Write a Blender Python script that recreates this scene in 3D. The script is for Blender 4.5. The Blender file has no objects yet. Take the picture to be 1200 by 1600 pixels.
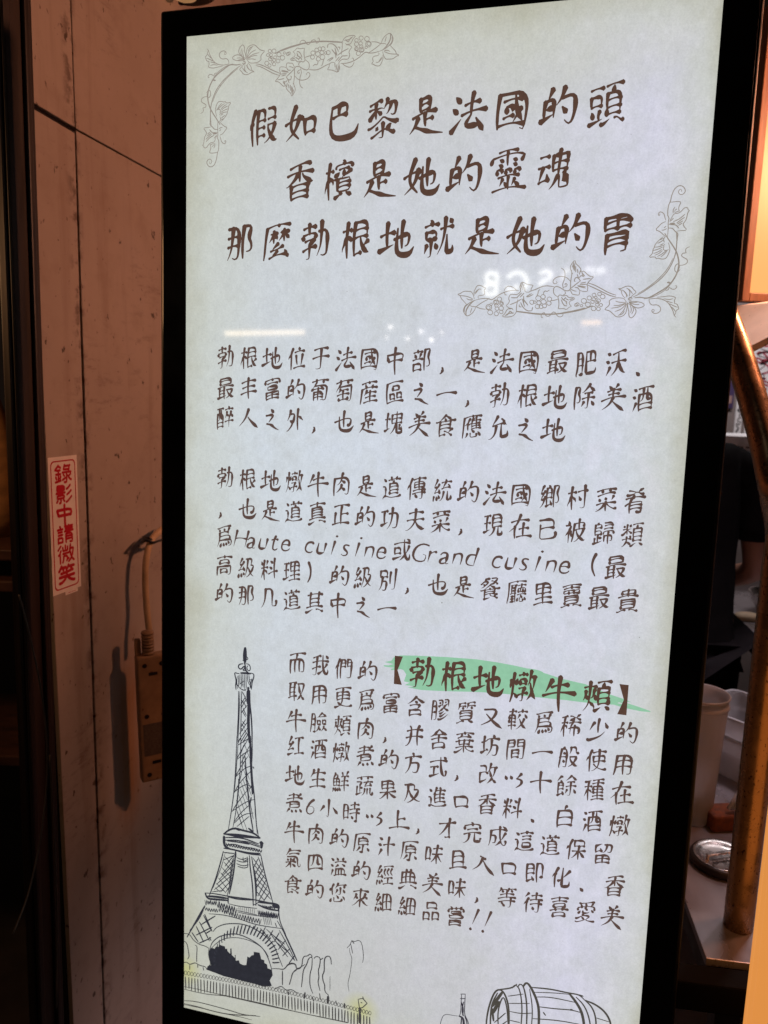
import bpy, bmesh, math, random
from mathutils import Vector, Matrix
random.seed(7)
SC = bpy.context.scene
COL = SC.collection

# ------------------------------------------------------------------ camera
F = 1200.0                      # focal length of the phone in pixels of the 1200 x 1600 photograph
_d = Vector((-0.15, 6.0, 1.0)).normalized()     # "down" in camera axes (x right, y down, z forward)
_Z = -_d
_Y = (Vector((0, 0, 1)) - _Z * _Z.z).normalized()
_X = _Y.cross(_Z)
MC = Matrix((_X, _Y, _Z))
EYE = Vector((0, 0, 1.5))
def ray(px, py): return MC @ Vector(((px - 600) / F, (py - 800) / F, 1))
def at(px, py, d): return EYE + ray(px, py) * d
def onz(px, py, z):
    r = ray(px, py); return EYE + r * ((z - EYE.z) / r.z)
cam = bpy.data.cameras.new('camera')
cam_o = bpy.data.objects.new('camera', cam); COL.objects.link(cam_o)
cam.sensor_fit = 'VERTICAL'; cam.sensor_height = 36.0; cam.lens = F / 1600 * 36
cam.clip_start = 0.02; cam.clip_end = 60
m3 = Matrix((MC @ Vector((1, 0, 0)), MC @ Vector((0, -1, 0)), MC @ Vector((0, 0, -1)))).transposed()
cam_o.matrix_world = Matrix.Translation(EYE) @ m3.to_4x4()
cam.dof.use_dof = True; cam.dof.focus_distance = 0.95; cam.dof.aperture_fstop = 6.8
SC.camera = cam_o

# ------------------------------------------------------------------ world, exposure, lamps
w = bpy.data.worlds.new('World'); SC.world = w; w.use_nodes = True
w.node_tree.nodes['Background'].inputs[0].default_value = (1.0, 0.62, 0.45, 1)
w.node_tree.nodes['Background'].inputs[1].default_value = 0.006
SC.view_settings.view_transform = 'Standard'
try: SC.view_settings.look = 'None'
except Exception: pass
SC.view_settings.exposure = 0; SC.view_settings.gamma = 1; SC.view_settings.use_curve_mapping = False
SC.cycles.max_bounces = 6; SC.cycles.sample_clamp_indirect = 4
def lamp(name, kind, loc, energy, color, size=0.1, aim=None, spot=None, size_y=None):
    l = bpy.data.lights.new(name, kind); l.energy = energy; l.color = color
    if kind == 'AREA':
        l.size = size
        if size_y: l.shape = 'RECTANGLE'; l.size_y = size_y
    else: l.shadow_soft_size = size
    if spot: l.spot_size = spot; l.spot_blend = 0.5
    o = bpy.data.objects.new(name, l); COL.objects.link(o); o.location = loc
    if aim is not None: o.rotation_euler = (Vector(aim) - Vector(loc)).to_track_quat('-Z', 'Y').to_euler()
    return o
WARM = Vector((1.05, 1.17, 2.02))
lamp('warm_bulb_light', 'SPOT', WARM, 46, (1.0, 0.395, 0.215), 0.07, aim=(-0.5, 1.12, 1.95), spot=math.radians(150))
lamp('stall_spot_light', 'SPOT', (0.95, 1.55, 2.35), 88, (0.98, 0.84, 0.94), 0.12, aim=(0.72, 1.30, 0.75), spot=math.radians(62))
lamp('back_fill_light', 'AREA', (1.35, 2.55, 2.45), 14, (1.0, 0.93, 0.95), 0.9, aim=(1.5, 3.4, 1.3), size_y=0.1)  # added fill to brighten the menu sheets at the back, not an actual tube

# ------------------------------------------------------------------ helpers
def link(o, parent=None):
    COL.objects.link(o)
    if parent is not None: o.parent = parent
    return o
def tag(o, label=None, cat=None, group=None, kind=None):
    if label: o['label'] = label
    if cat: o['category'] = cat
    if group: o['group'] = group
    if kind: o['kind'] = kind
    return o
def empty(name, M):
    o = bpy.data.objects.new(name, None); o.empty_display_size = 0.05
    COL.objects.link(o); o.matrix_world = M if isinstance(M, Matrix) else Matrix.Translation(M)
    return o
class MB:
    def __init__(s): s.v = []; s.f = []
    def add(s, vs, fs):
        k = len(s.v); s.v += [Vector(p) for p in vs]; s.f += [[i + k for i in f] for f in fs]; return s
    def box(s, a, b, M=None):
        x0, y0, z0 = a; x1, y1, z1 = b
        vs = [Vector(p) for p in ((x0,y0,z0),(x1,y0,z0),(x1,y1,z0),(x0,y1,z0),(x0,y0,z1),(x1,y0,z1),(x1,y1,z1),(x0,y1,z1))]
        if M: vs = [M @ p for p in vs]
        return s.add(vs, [(0,3,2,1),(4,5,6,7),(0,1,5,4),(1,2,6,5),(2,3,7,6),(3,0,4,7)])
    def tube(s, path, r, n=14, cap=True):
        path = [Vector(p) for p in path]; rs = r if isinstance(r, (list, tuple)) else [r] * len(path)
        t0 = (path[1] - path[0]).normalized(); u = t0.orthogonal().normalized(); vs = []
        for i, p in enumerate(path):
            t = (path[min(i + 1, len(path) - 1)] - path[max(i - 1, 0)]).normalized()
            u = (u - t * u.dot(t)).normalized(); b = t.cross(u)
            vs += [p + (u * math.cos(a) + b * math.sin(a)) * rs[i] for a in (2 * math.pi * k / n for k in range(n))]
        fs = [(i*n+k, i*n+(k+1) % n, (i+1)*n+(k+1) % n, (i+1)*n+k) for i in range(len(path)-1) for k in range(n)]
        if cap: fs += [tuple(range(n))[::-1], tuple((len(path)-1)*n + k for k in range(n))]
        return s.add(vs, fs)
    def lathe(s, prof, c=(0, 0, 0), n=48, M=None):
        vs = []
        for r, z in prof:
            vs += [Vector((c[0] + r*math.cos(2*math.pi*k/n), c[1] + r*math.sin(2*math.pi*k/n), c[2] + z)) for k in range(n)]
        if M: vs = [M @ p for p in vs]
        fs = [(i*n+k, i*n+(k+1) % n, (i+1)*n+(k+1) % n, (i+1)*n+k) for i in range(len(prof)-1) for k in range(n)]
        return s.add(vs, fs)
    def prism(s, poly, y0, y1, M=None):      # polygon in local x,z pushed along y
        n = len(poly); vs = [Vector((x, y0, z)) for x, z in poly] + [Vector((x, y1, z)) for x, z in poly]
        if M: vs = [M @ p for p in vs]
        return s.add(vs, [tuple(range(n)), tuple(range(2*n-1, n-1, -1))] + [(i, i+n, (i+1) % n + n, (i+1) % n) for i in range(n)])
    def build(s, name, mat, parent=None, bevel=0, seg=2, smooth=False):
        me = bpy.data.meshes.new(name); me.from_pydata([tuple(p) for p in s.v], [], s.f); me.update()
        bm = bmesh.new(); bm.from_mesh(me); bmesh.ops.recalc_face_normals(bm, faces=bm.faces); bm.to_mesh(me); bm.free()
        me.materials.append(mat)
        if smooth:
            for p in me.polygons: p.use_smooth = True
        o = link(bpy.data.objects.new(name, me), parent)
        if bevel:
            b = o.modifiers.new('bevel', 'BEVEL'); b.width = bevel; b.segments = seg; b.limit_method = 'ANGLE'
        return o

def nmat(name):
    m = bpy.data.materials.new(name); m.use_nodes = True
    nt = m.node_tree; return m, nt, nt.nodes['Principled BSDF']
def N(nt, t, **kw):
    n = nt.nodes.new(t)
    for k, v in kw.items():
        if k in ('inp',):
            for i, x in v.items(): n.inputs[i].default_value = x
        else: setattr(n, k, v)
    return n
def tex(nt, kind='NOISE', scale=10, vec=None, detail=4, stretch=None, coord='Object', rough=0.6):
    tc = N(nt, 'ShaderNodeTexCoord'); v = tc.outputs[coord]
    if stretch:
        mp = N(nt, 'ShaderNodeMapping'); mp.inputs['Scale'].default_value = stretch; nt.links.new(v, mp.inputs[0]); v = mp.outputs[0]
    if kind == 'NOISE':
        t = N(nt, 'ShaderNodeTexNoise'); t.inputs['Detail'].default_value = detail; t.inputs['Roughness'].default_value = rough
    else: t = N(nt, 'ShaderNodeTexVoronoi')
    t.inputs['Scale'].default_value = scale; nt.links.new(v, t.inputs['Vector'])
    return t.outputs[0]
def rng(nt, s, a, b, c=0.0, d=1.0):
    n = N(nt, 'ShaderNodeMapRange'); n.clamp = True
    for i, x in zip((1, 2, 3, 4), (a, b, c, d)): n.inputs[i].default_value = x
    nt.links.new(s, n.inputs[0]); return n.outputs[0]
def mathn(nt, op, a, b=None):
    n = N(nt, 'ShaderNodeMath', operation=op)
    for i, x in enumerate((a, b)):
        if x is None: continue
        if isinstance(x, (int, float)): n.inputs[i].default_value = x
        else: nt.links.new(x, n.inputs[i])
    return n.outputs[0]
def mix(nt, f, a, b, mode='MIX'):
    n = N(nt, 'ShaderNodeMix', data_type='RGBA', blend_type=mode)
    for i, x in ((0, f), (6, a), (7, b)):
        if isinstance(x, (int, float)): n.inputs[i].default_value = x
        elif isinstance(x, tuple): n.inputs[i].default_value = (*x, 1) if len(x) == 3 else x
        else: nt.links.new(x, n.inputs[i])
    return n.outputs[2]
def bump(nt, bs, h, strength=0.3, dist=0.002):
    b = N(nt, 'ShaderNodeBump'); b.inputs['Strength'].default_value = strength; b.inputs['Distance'].default_value = dist
    nt.links.new(h, b.inputs['Height']); nt.links.new(b.outputs[0], bs.inputs['Normal'])
def simple(name, col, rough=0.5, metal=0.0, var=0.25, scale=30, bmp=0.15, stretch=None, spec=0.5, speck=None, trans=0.0):
    """a surface with uneven tone, uneven gloss and a slight relief; speck = (colour, scale, threshold, stretch)"""
    m, nt, bs = nmat(name)
    n = tex(nt, 'NOISE', scale, stretch=stretch)
    c = mix(nt, rng(nt, n, 0.3, 0.7), tuple(x * (1 - var) for x in col), tuple(min(1, x * (1 + var)) for x in col))
    if speck:
        s = tex(nt, 'NOISE', speck[1], detail=3, stretch=speck[3] if len(speck) > 3 else None)
        c = mix(nt, rng(nt, s, speck[2], speck[2] + 0.04), c, speck[0])
    nt.links.new(c, bs.inputs['Base Color'])
    nt.links.new(rng(nt, n, 0.3, 0.7, max(0.03, rough - 0.1), min(1, rough + 0.12)), bs.inputs['Roughness'])
    bs.inputs['Metallic'].default_value = metal; bs.inputs['Specular IOR Level'].default_value = spec
    bs.inputs['Transmission Weight'].default_value = trans
    if bmp: bump(nt, bs, n, bmp)
    return m
def glow(name, col, strength, base=(0.02, 0.02, 0.02), rough=0.3):
    m, nt, bs = nmat(name)
    bs.inputs['Base Color'].default_value = (*base, 1); bs.inputs['Roughness'].default_value = rough
    n = tex(nt, 'NOISE', 6, detail=2)
    nt.links.new(mix(nt, rng(nt, n, 0.3, 0.7), tuple(x * 0.93 for x in col), col), bs.inputs['Emission Color'])
    bs.inputs['Emission Strength'].default_value = strength
    return m
# pen strokes of every character, hundredths of its box: x, y pairs
GLYPHS = {
'!': ((20,78,14,20),(12,6,13,-2),),
'6': ((29,61,20,53,14,43,12,33,10,31,9,25,10,17,12,11,17,6,22,4,30,4,38,9,41,16,41,23,36,32,28,35,12,33),),
'G': ((62,60,44,65,32,63,20,57,12,45,10,29,13,20,20,11,28,6,35,4,51,4,61,7,62,28,49,29),),
'H': ((60,63,60,5),(12,34,60,34),(12,63,12,5),),
'a': ((4,32,7,38,14,41,26,39,30,31,30,6),(30,25,24,24,10,18,7,11,8,6,12,3,21,3,27,6,30,6,32,3,35,3,40,5),),
'c': ((37,37,36,40,30,41,23,41,16,39,10,32,9,17,12,11,21,4,36,4,40,9),),
'd': ((40,63,40,4),(40,40,23,41,16,39,11,33,9,19,12,10,20,5,40,4),),
'e': ((9,24,39,24),(39,24,38,34,32,41,26,42,18,41,12,35,9,28,10,13,16,6,24,3,34,4,41,7,44,12),),
'i': ((12,50,10,2),(13,72,15,68),),
'n': ((10,37,26,42,36,39,40,27,40,4),(10,37,10,5),),
'r': ((11,33,18,34,25,40,33,40),(11,40,11,5),),
's': ((29,39,22,41,13,41,9,35,12,27,28,17,30,12,28,6,23,3,14,3,7,6,6,8),),
't': ((16,53,12,41,13,9,19,3,26,3,30,5,33,9),(3,38,10,41,26,41),),
'u': ((10,40,10,14,13,7,22,3,39,8),(39,40,39,8),),
'、': ((16,13,28,1),),
'一': ((4,40,95,36),),
'上': ((44,79,45,4),(46,41,79,42),(1,5,103,-1),),
'且': ((9,0,90,0),(25,75,75,75,76,0),(25,75,25,0),(25,50,76,50),(25,25,76,25),),
'中': ((10,60,17,33),(10,60,91,59,81,29),(17,33,81,32),(49,84,50,-19),),
'丰': ((50,80,50,-3),(14,65,86,65),(9,20,90,20),(18,43,82,43),),
'之': ((42,77,55,64),(18,53,62,54,34,25),(24,19,49,13,68,-3,89,-13),),
'也': ((4,40,87,46,84,19,71,19),(51,78,51,15),(26,59,28,14,43,1,82,-5,100,13),),
'于': ((51,73,51,2,50,-2,46,-3,33,-4,27,-1),(10,40,90,40),(16,73,83,73),),
'人': ((49,73,33,36,1,11),(46,41,67,18,101,-10),),
'以': ((6,49,13,35),(31,47,38,35),(83,51,62,33),(62,33,88,24,84,6,60,-5),),
'位': ((30,79,22,63,20,53,22,51,22,-4),(61,81,64,71),(20,53,13,49,8,43,8,39),(36,0,91,0),(80,49,72,0),(40,62,87,62),(46,49,48,47,53,13),),
'使': ((64,79,64,35,61,19,58,11,49,3,36,-4,31,-3),(64,53,89,53,89,31),(39,31,89,31),(38,53,39,31),(38,53,64,53),(40,23,48,13,68,1,88,-4,94,-2),(30,80,22,65,20,54,21,52,21,-5),(36,69,92,69),(20,54,12,51,7,44,6,40),),
'來': ((27,56,24,44,21,42,14,31),(52,30,56,29,75,10,88,2,92,3),(50,79,50,34,52,30),(52,30,50,28,50,-5),(11,67,89,67),(75,57,72,45,64,34,43,29,24,9,11,2,8,3),(72,45,89,32),(24,44,34,37),),
'保': ((34,31,59,31,64,29,68,31,92,31),(30,79,22,64,20,53,21,51,21,-4),(64,51,64,-5),(64,29,71,24,86,6,93,2),(20,53,14,52,7,43,7,41),(64,29,57,25,49,14,39,5,33,2),(64,51,86,51),(42,75,86,75,86,51),(42,75,42,51),(42,51,64,51),),
'們': ((25,79,18,55,19,-5),(35,45,56,45),(35,75,56,75,56,45),(35,75,35,-4),(35,60,56,60),(68,75,89,74,88,-2,86,-4,73,-5,68,-2),(68,75,68,45),(68,45,89,45),(18,53,12,51,6,43,6,37),(68,60,89,60),),
'假': ((34,51,55,51),(34,76,55,76,55,51),(34,76,34,-4),(34,34,53,34),(24,79,16,53,18,-4),(88,37,84,22,76,10,67,1,56,-4),(16,49,9,45,8,35),(66,51,88,52),(66,76,88,75,88,52),(34,15,54,15),(92,39,88,37),(66,37,88,37),(66,37,66,31,68,25,78,7,90,-3,96,-2),),
'傳': ((80,39,85,31,92,27),(40,41,39,61,40,63,87,62,88,42,80,39),(40,41,80,39),(78,29,78,-3,76,-5,65,-5),(34,29,78,29,85,31),(63,79,63,29),(32,17,92,17),(35,73,92,73),(39,51,88,51),(28,79,20,63,18,53,20,51,20,-4),(18,53,12,51,7,44,6,38),(45,17,45,10,53,2),),
'允': ((38,44,36,23,30,9,22,2,14,-3,4,-2),(62,67,66,65,74,55,76,49,80,47,84,41),(61,46,61,1,64,-2,89,-1,92,8,90,18),(22,45,38,44,76,49),(44,79,36,66,23,51,22,45),),
'入': ((32,69,56,57),(45,62,30,27,-1,11),(47,50,71,15,108,-16),),
'其': ((28,79,28,17),(72,79,72,17),(28,35,72,35),(60,7,66,7,88,-3,93,-3),(12,69,88,69),(9,17,91,17),(6,-2,12,-4,36,7,41,7),(28,52,72,52),),
'典': ((8,19,92,19),(5,-3,12,-4,36,9),(65,9,87,-3,92,-3),(39,80,39,19),(18,45,83,45),(18,69,82,69,83,19),(18,69,18,19),(61,80,61,19),),
'几': ((90,19,92,15,90,0,87,-2,71,-1),(30,75,68,74,68,8,71,-1),(30,75,29,37,27,25,20,7,10,-3),),
'別': ((63,68,63,20),(24,50,20,16,14,3,8,-3),(23,33,46,32,43,-1,39,-5,28,-5,25,-2),(24,50,46,50),(13,76,45,76,46,50),(13,76,13,50),(13,50,24,50),(88,78,87,-1,83,-4,71,-3),),
'功': ((9,69,38,69),(64,78,62,48,58,25,48,6,37,-3),(46,57,90,57,88,20,85,1,80,-3,68,-3,64,-1),(8,15,40,24),(24,69,24,21),),
'勃': ((10,55,9,47),(10,55,49,55,50,47),(30,80,30,55),(70,79,67,27,62,13,54,-1),(9,18,50,23),(40,39,38,35,31,31,30,27,29,-1,28,-3,19,-3),(16,40,46,40),(60,57,89,57,86,3,82,-3,72,-4,67,-1),(11,71,49,71),),
'化': ((88,64,66,41,56,36),(55,78,55,11,57,0,62,-3,87,-1,91,5,90,19),(33,79,24,57,24,-4),(38,23,55,29),(24,55,16,51,10,44,9,40),),
'區': ((13,75,86,75),(13,75,13,1),(13,1,90,0),(40,63,40,47),(40,63,69,63,70,47,68,46,40,47),(28,34,28,14),(28,14,48,14),(28,34,48,33,48,14),(62,34,61,15),(61,15,82,14),(62,34,82,34,82,14),),
'十': ((2,40,98,36),(50,78,52,-10),),
'即': ((37,21,41,11,48,2),(14,75,14,3),(14,75,46,75,46,35),(14,35,46,35),(14,55,46,55),(14,3,41,11),(73,17,77,15,87,17),(62,75,88,74,87,17),(62,75,62,-5),),
'原': ((40,17,26,1,22,1),(58,27,56,-4),(40,-2,44,-5,56,-4),(33,28,58,27),(34,58,33,28),(34,58,82,57,82,29),(58,27,82,29),(33,43,82,43),(56,67,54,59),(17,75,90,75),(17,75,15,21,8,0),(79,12,89,0),),
'又': ((14,67,80,66,55,21,4,3),(25,48,61,13,105,-16),),
'及': ((62,51,85,50,81,35,66,14,44,0,34,-3,29,-2),(13,75,64,75,62,51),(32,51,36,49,44,31,59,13,86,-2,94,-1),(30,74,32,51,30,49,28,37,24,21,14,4),),
'取': ((7,11,48,17),(8,75,46,75),(39,75,39,-4),(15,75,15,12),(15,55,39,55),(54,69,88,68,87,56,82,38,76,25,73,23),(73,15,88,-1,93,-1),(73,23,73,15),(73,15,69,14,63,5,55,-1),(15,34,39,34),(59,69,65,37,70,25,73,23),),
'口': ((16,57,24,13),(16,57,84,56,78,11),(24,13,82,12),),
'含': ((45,59,56,52),(51,77,60,67,74,58,88,51,94,53),(51,77,31,61,15,52,9,51),(22,22,78,22,78,0),(22,22,22,-4),(22,0,78,0),(22,42,70,41),(70,41,68,35,62,29,60,23),),
'味': ((41,40,63,39,67,31,73,27,80,15,90,4),(11,71,10,13),(11,71,30,71,30,20),(11,20,30,20),(65,79,65,-3),(91,40,69,40,62,31,58,29,50,16,38,5),(45,64,87,64),),
'品': ((12,32,12,-5),(12,32,40,31,40,-3),(12,1,40,1),(58,32,88,31,88,-3),(58,32,58,-5),(58,1,88,1),(26,76,73,76,74,50),(26,50,74,50),(26,76,26,50),),
'喜': ((22,-3,78,-3),(22,13,78,13,78,-3),(22,13,22,-3),(50,80,50,62),(11,74,89,74),(32,37,34,25),(23,39,32,37),(24,51,23,39),(24,51,76,51,77,49,76,37),(32,37,76,37),(8,25,92,25),(18,61,83,61),(68,37,66,25),),
'嘗': ((22,-3,78,-3),(24,19,76,19,78,18,78,-3),(24,19,22,-3),(22,9,78,9),(18,44,19,33,26,29,81,29,86,32,86,37),(12,69,12,59),(12,69,50,70,88,69,88,59),(79,81,73,75,73,69),(50,80,50,70),(18,39,81,41),(20,81,26,79,28,69),(26,59,28,60,72,60,74,58,74,50,72,49,27,49,26,59),),
'四': ((39,71,36,38,30,27,23,23),(13,71,12,-1),(13,71,86,71,87,0),(12,7,87,7),(60,71,60,32,66,29,78,29),),
'國': ((9,77,9,2),(9,77,88,73,85,-13,72,-5),(11,8,82,3),(22,60,72,59),(30,48,32,35),(30,48,50,48,47,35),(24,23,50,26),(52,74,60,35,77,10),(71,39,51,11),(62,70,71,63),),
'在': ((8,58,86,60),(48,84,33,43,1,22),(26,41,29,-6),(46,28,87,29),(65,50,66,-1),(37,-2,103,-4),),
'地': ((0,50,41,53),(20,79,22,19),(-3,15,40,25),(42,36,89,46,86,17,76,15),(67,75,67,12),(51,61,49,9,62,-4,91,-8,103,9),),
'坊': ((57,40,86,39,85,12,82,-1,77,-4,67,-4,62,-1),(57,62,57,37,55,25,48,10,36,-2),(9,55,34,55,40,63,92,63),(62,82,66,80,68,71),(38,26,36,22),(8,12,20,16,22,19,36,22),(22,79,22,19),),
'塊': ((64,81,63,73,65,59,63,38,66,29,66,-1,73,-4,86,-4,92,-2,93,3,90,7,92,11,90,12,88,21),(42,53,88,53),(42,70,64,70),(42,70,42,37),(42,37,60,36,63,33),(63,33,66,36,88,36),(64,70,87,71,88,69,88,36),(20,79,20,17),(9,56,30,56),(80,28,80,25,75,11),(75,11,90,12),(63,33,50,9,40,-1,36,-3),(8,11,18,14,20,17,32,19),),
'外': ((65,80,65,-4),(26,80,23,65,10,41),(65,49,72,49,91,31),(23,65,47,65,44,43,39,31,36,31,34,22,28,13,12,-1,6,-1),(22,40,36,31),),
'夫': ((49,34,52,37,89,37),(10,37,46,37,49,34),(49,80,49,34,42,20,32,9,24,3,12,-3,5,-1),(18,65,84,65),(49,34,58,18,68,8,88,-3,96,-1),),
'她': ((30,81,13,33,39,3),(41,55,30,23,1,5),(-2,43,45,51),(44,34,91,44,88,15,78,14),(69,73,69,12),(53,59,51,9,64,-4,93,-8,105,8),),
'如': ((30,81,13,33,41,3),(43,55,30,23,1,5),(-2,43,52,50),(60,43,63,7),(60,43,95,45,90,7),(63,11,90,12),),
'完': ((26,51,74,51),(12,69,87,69,88,54),(12,69,12,55),(62,33,62,1,64,-2,88,-3,90,0,92,8),(90,12,92,8),(36,33,34,15,30,6,18,-2,12,-4,6,-3),(9,33,90,33),(43,82,49,79,51,69),),
'富': ((24,60,76,60),(50,25,50,-2),(19,25,81,25,82,24,82,-2),(19,25,18,-2),(18,11,82,11),(48,81,50,73),(12,73,12,61),(12,73,50,73,87,73,88,61),(18,-2,82,-2),(26,49,25,37,26,36,73,36,74,37,74,49,26,49),),
'小': ((49,78,51,-6,39,7),(23,50,3,27),(73,41,100,11),),
'少': ((48,80,48,26),(76,63,90,39),(4,-1,10,-4,16,-3,46,5,64,14,78,28),(29,66,24,63,10,37),),
'就': ((75,39,76,0,78,-3,92,-2,94,4,93,11),(82,75,88,66),(56,55,91,55),(69,79,69,57,66,34,60,14,49,-3),(9,68,48,68),(16,24,10,6),(29,35,29,-1,27,-4,21,-4),(24,81,28,79,30,69),(41,25,46,13),(29,35,43,36),(14,54,43,53,43,36),(14,54,14,37),(14,37,29,35),),
'已': ((13,74,78,74,78,36),(18,56,18,6,23,0,80,-1,88,5,90,13,88,20),(18,40,78,40),),
'巴': ((20,73,69,77,64,46),(43,73,41,51),(23,49,64,50),(20,73,14,33,20,6,51,-5,93,-5,102,18),),
'并': ((9,31,90,31),(26,80,28,80,34,69,31,22,24,6,14,-3,8,-3),(73,79,66,65,68,-4),(12,60,88,60),),
'廳': ((45,62,45,-5),(22,9,36,9),(51,80,52,74),(87,11,92,0),(30,19,30,-1),(73,64,73,51,68,45,68,33),(24,62,50,62),(28,62,28,30),(28,52,45,52),(56,11,54,-1),(57,59,91,59),(20,-3,37,-1),(79,33,90,33),(57,47,90,48,90,33),(57,47,58,33),(58,33,79,33),(79,48,79,33),(14,73,14,29,11,9,8,-1,9,-7),(14,73,91,73),(23,19,36,19),(22,29,45,31),(28,41,45,41),(71,23,70,18,76,10),(55,23,93,23),(65,10,65,-2,67,-5,80,-5,82,-1,81,3),),
'式': ((9,61,91,61),(11,0,52,8,56,12),(31,39,31,5),(76,79,86,71),(13,39,49,39),(90,17,93,9,89,-3),(60,79,64,35,71,9,80,-3,89,-3),),
'影': ((89,51,78,40,65,32),(34,55,33,45),(34,55,52,57),(16,78,52,77,52,57),(16,78,14,56),(14,56,34,55),(17,10,10,0),(14,67,52,67),(91,22,76,6,64,-3,60,-2),(9,44,56,44),(46,11,52,1),(24,-4,32,-3),(33,18,32,-3),(85,78,73,65,66,60,63,61),(15,19,33,18),(15,32,15,19),(15,32,50,33,51,20,50,19,33,18),),
'待': ((36,48,92,48),(64,79,64,48),(28,57,23,49,22,43,22,-4),(22,43,16,41,8,33,7,30),(48,19,54,8),(42,67,88,67),(26,79,10,63),(78,48,78,-2,76,-4,66,-5,60,-1),(38,30,91,30),),
'微': ((17,43,12,41,8,37),(89,60,85,33,82,23,79,22,79,13),(74,80,69,45,72,42,76,24,79,22),(46,81,46,55),(79,13,92,-2),(23,81,7,63),(32,73,34,55),(34,55,58,55),(58,73,58,55),(36,29,55,28,56,11,52,3),(36,29,36,13,30,-2),(72,60,89,60),(23,59,18,51,17,43,18,-4),(56,11,64,14),(79,13,76,11,72,6,62,-3),(32,41,65,41,69,45),),
'您': ((65,61,65,33,63,31,54,31,51,33),(30,17,30,1,33,-2,71,-2,74,7),(28,80,22,70,21,63,22,31),(21,63,15,61,8,54),(88,71,85,61),(47,71,88,71,94,73),(53,82,48,79,47,71,44,70,36,59),(44,26,47,25,56,13,59,13),(48,53,42,41,37,38),(79,19,84,16,90,2),(80,53,88,39),(16,15,10,1),),
'愛': ((74,46,83,37),(6,-2,11,-5,18,-4,43,2,46,5,53,5,58,1,68,-1,84,-4,91,-3),(37,23,68,21,68,16,57,9,56,5),(24,44,21,38,15,33),(41,33,62,34,66,39),(41,33,37,23),(7,11,14,11,37,23),(36,45,36,36,41,33),(24,73,30,76,46,76,80,81,84,79),(14,77,22,75,24,73),(50,65,46,52),(46,76,50,65),(12,57,12,47),(12,57,71,58,88,57,88,46),(46,52,55,47),(79,72,73,65,71,58),(31,19,46,5),(24,73,29,63,29,57),),
'應': ((49,37,87,37),(70,73,68,67,72,61,71,27),(14,73,14,25,8,-2),(14,73,92,73),(30,12,26,1,20,-2),(51,58,89,57),(57,67,53,65,49,55,49,27),(44,12,44,1,47,-4,72,-4,74,0,73,6),(49,27,54,19,66,13),(49,27,90,27),(41,67,36,63,31,51,26,50,22,45,14,45),(31,51,32,25),(32,46,40,46,44,50,52,47,86,47),(52,82,54,73),(79,14,90,-1),),
'成': ((16,43,42,42,41,14,37,10,28,10),(17,63,16,25,14,9,9,-3),(17,63,91,63),(58,79,60,44,64,25,67,21,67,13),(67,13,62,11,48,-1,42,-1),(88,50,84,47,72,23,67,21),(72,79,85,71,85,63),(67,13,78,-1,86,-3,90,-1,92,6,92,12,90,15),),
'我': ((9,23,49,31),(31,74,30,-1,26,-4,16,-4,12,-1),(11,71,28,73,42,78,48,77),(60,79,62,41,66,24,68,21,68,14,78,-2,87,-4,91,0,93,9,90,15),(41,1,46,1,63,13,68,14),(84,39,74,23,68,21),(9,51,90,51),(76,77,87,65),),
'或': ((11,64,86,64),(59,79,62,41,65,24,68,22,68,13,79,-3,86,-4,89,-3,92,7,90,17),(74,79,86,73,86,64),(68,13,62,11,48,-2,42,-3),(10,4,46,11,50,15),(84,51,84,45,75,27,72,23,68,22),(16,48,43,48,44,25),(16,24,44,25),(16,48,16,24),),
'才': ((10,60,54,60,56,58,66,60,90,60),(41,0,46,-3,62,-1),(63,79,62,-1),(56,58,40,35,20,16,9,10),),
'改': ((84,61,80,36,74,23,70,21),(59,62,91,62),(13,5,40,13,43,18),(12,44,13,5),(12,44,40,45,42,42,48,41),(62,80,56,51,52,49,48,41),(11,73,40,73,40,45),(70,15,88,-1,93,-1),(70,21,70,15),(70,15,57,3,48,-3),(56,51,58,49,65,27,70,21),),
'料': ((47,18,93,25),(24,79,23,43,24,-4),(56,72,68,63),(51,47,61,41,63,38),(80,80,80,-4),(7,75,10,73,13,58),(8,47,40,47),(40,74,35,57),(24,37,31,34,38,23,38,19),(24,37,18,34,7,11,7,6),),
'方': ((10,63,89,63),(38,63,37,40,30,18,22,6,11,-3),(37,40,79,39,77,13,72,-1,68,-3,54,-3,48,1),(49,80,53,73,52,63),),
'是': ((36,76,35,47),(36,75,65,78,63,44),(39,62,59,63),(37,48,60,49),(13,37,81,42),(49,42,51,13),(50,26,71,27),(29,35,22,19,5,4),(20,17,46,4,72,-6,103,-14),),
'時': ((50,20,58,9),(42,49,92,49),(67,80,67,49),(11,15,32,15),(11,74,32,73,32,15),(11,74,11,7),(11,45,32,45),(46,69,88,69),(42,31,92,31),(65,-3,73,-5,79,-3),(80,49,79,-3),),
'更': ((50,75,50,31,48,20,40,7),(50,60,83,60,84,29),(19,28,84,29),(19,60,19,28),(19,60,50,60),(9,-3,29,1,34,4,35,7),(35,7,40,7),(22,20,35,7),(10,75,89,75),(19,44,84,44),(40,7,42,5,48,2,69,-3,90,-4,96,-1),),
'最': ((43,42,43,-5),(21,66,22,53),(22,78,78,78,79,55,78,53,22,53),(22,78,21,66),(21,66,79,66),(8,1,49,6,52,9),(58,29,60,22,70,8,85,-2,92,-3,94,-2),(18,42,18,3),(8,42,91,42),(54,30,86,30,86,27,81,16,72,7,63,0,53,-3),(18,29,43,29),(18,17,43,17),),
'村': ((25,45,20,43,14,27,7,17,7,11),(9,59,42,59),(26,81,25,45,27,43,26,-4),(27,41,32,40,38,33,41,29,41,23),(52,59,92,59),(56,41,66,23),(82,79,82,1,81,-2,77,-4,66,-4,62,-1),),
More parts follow.
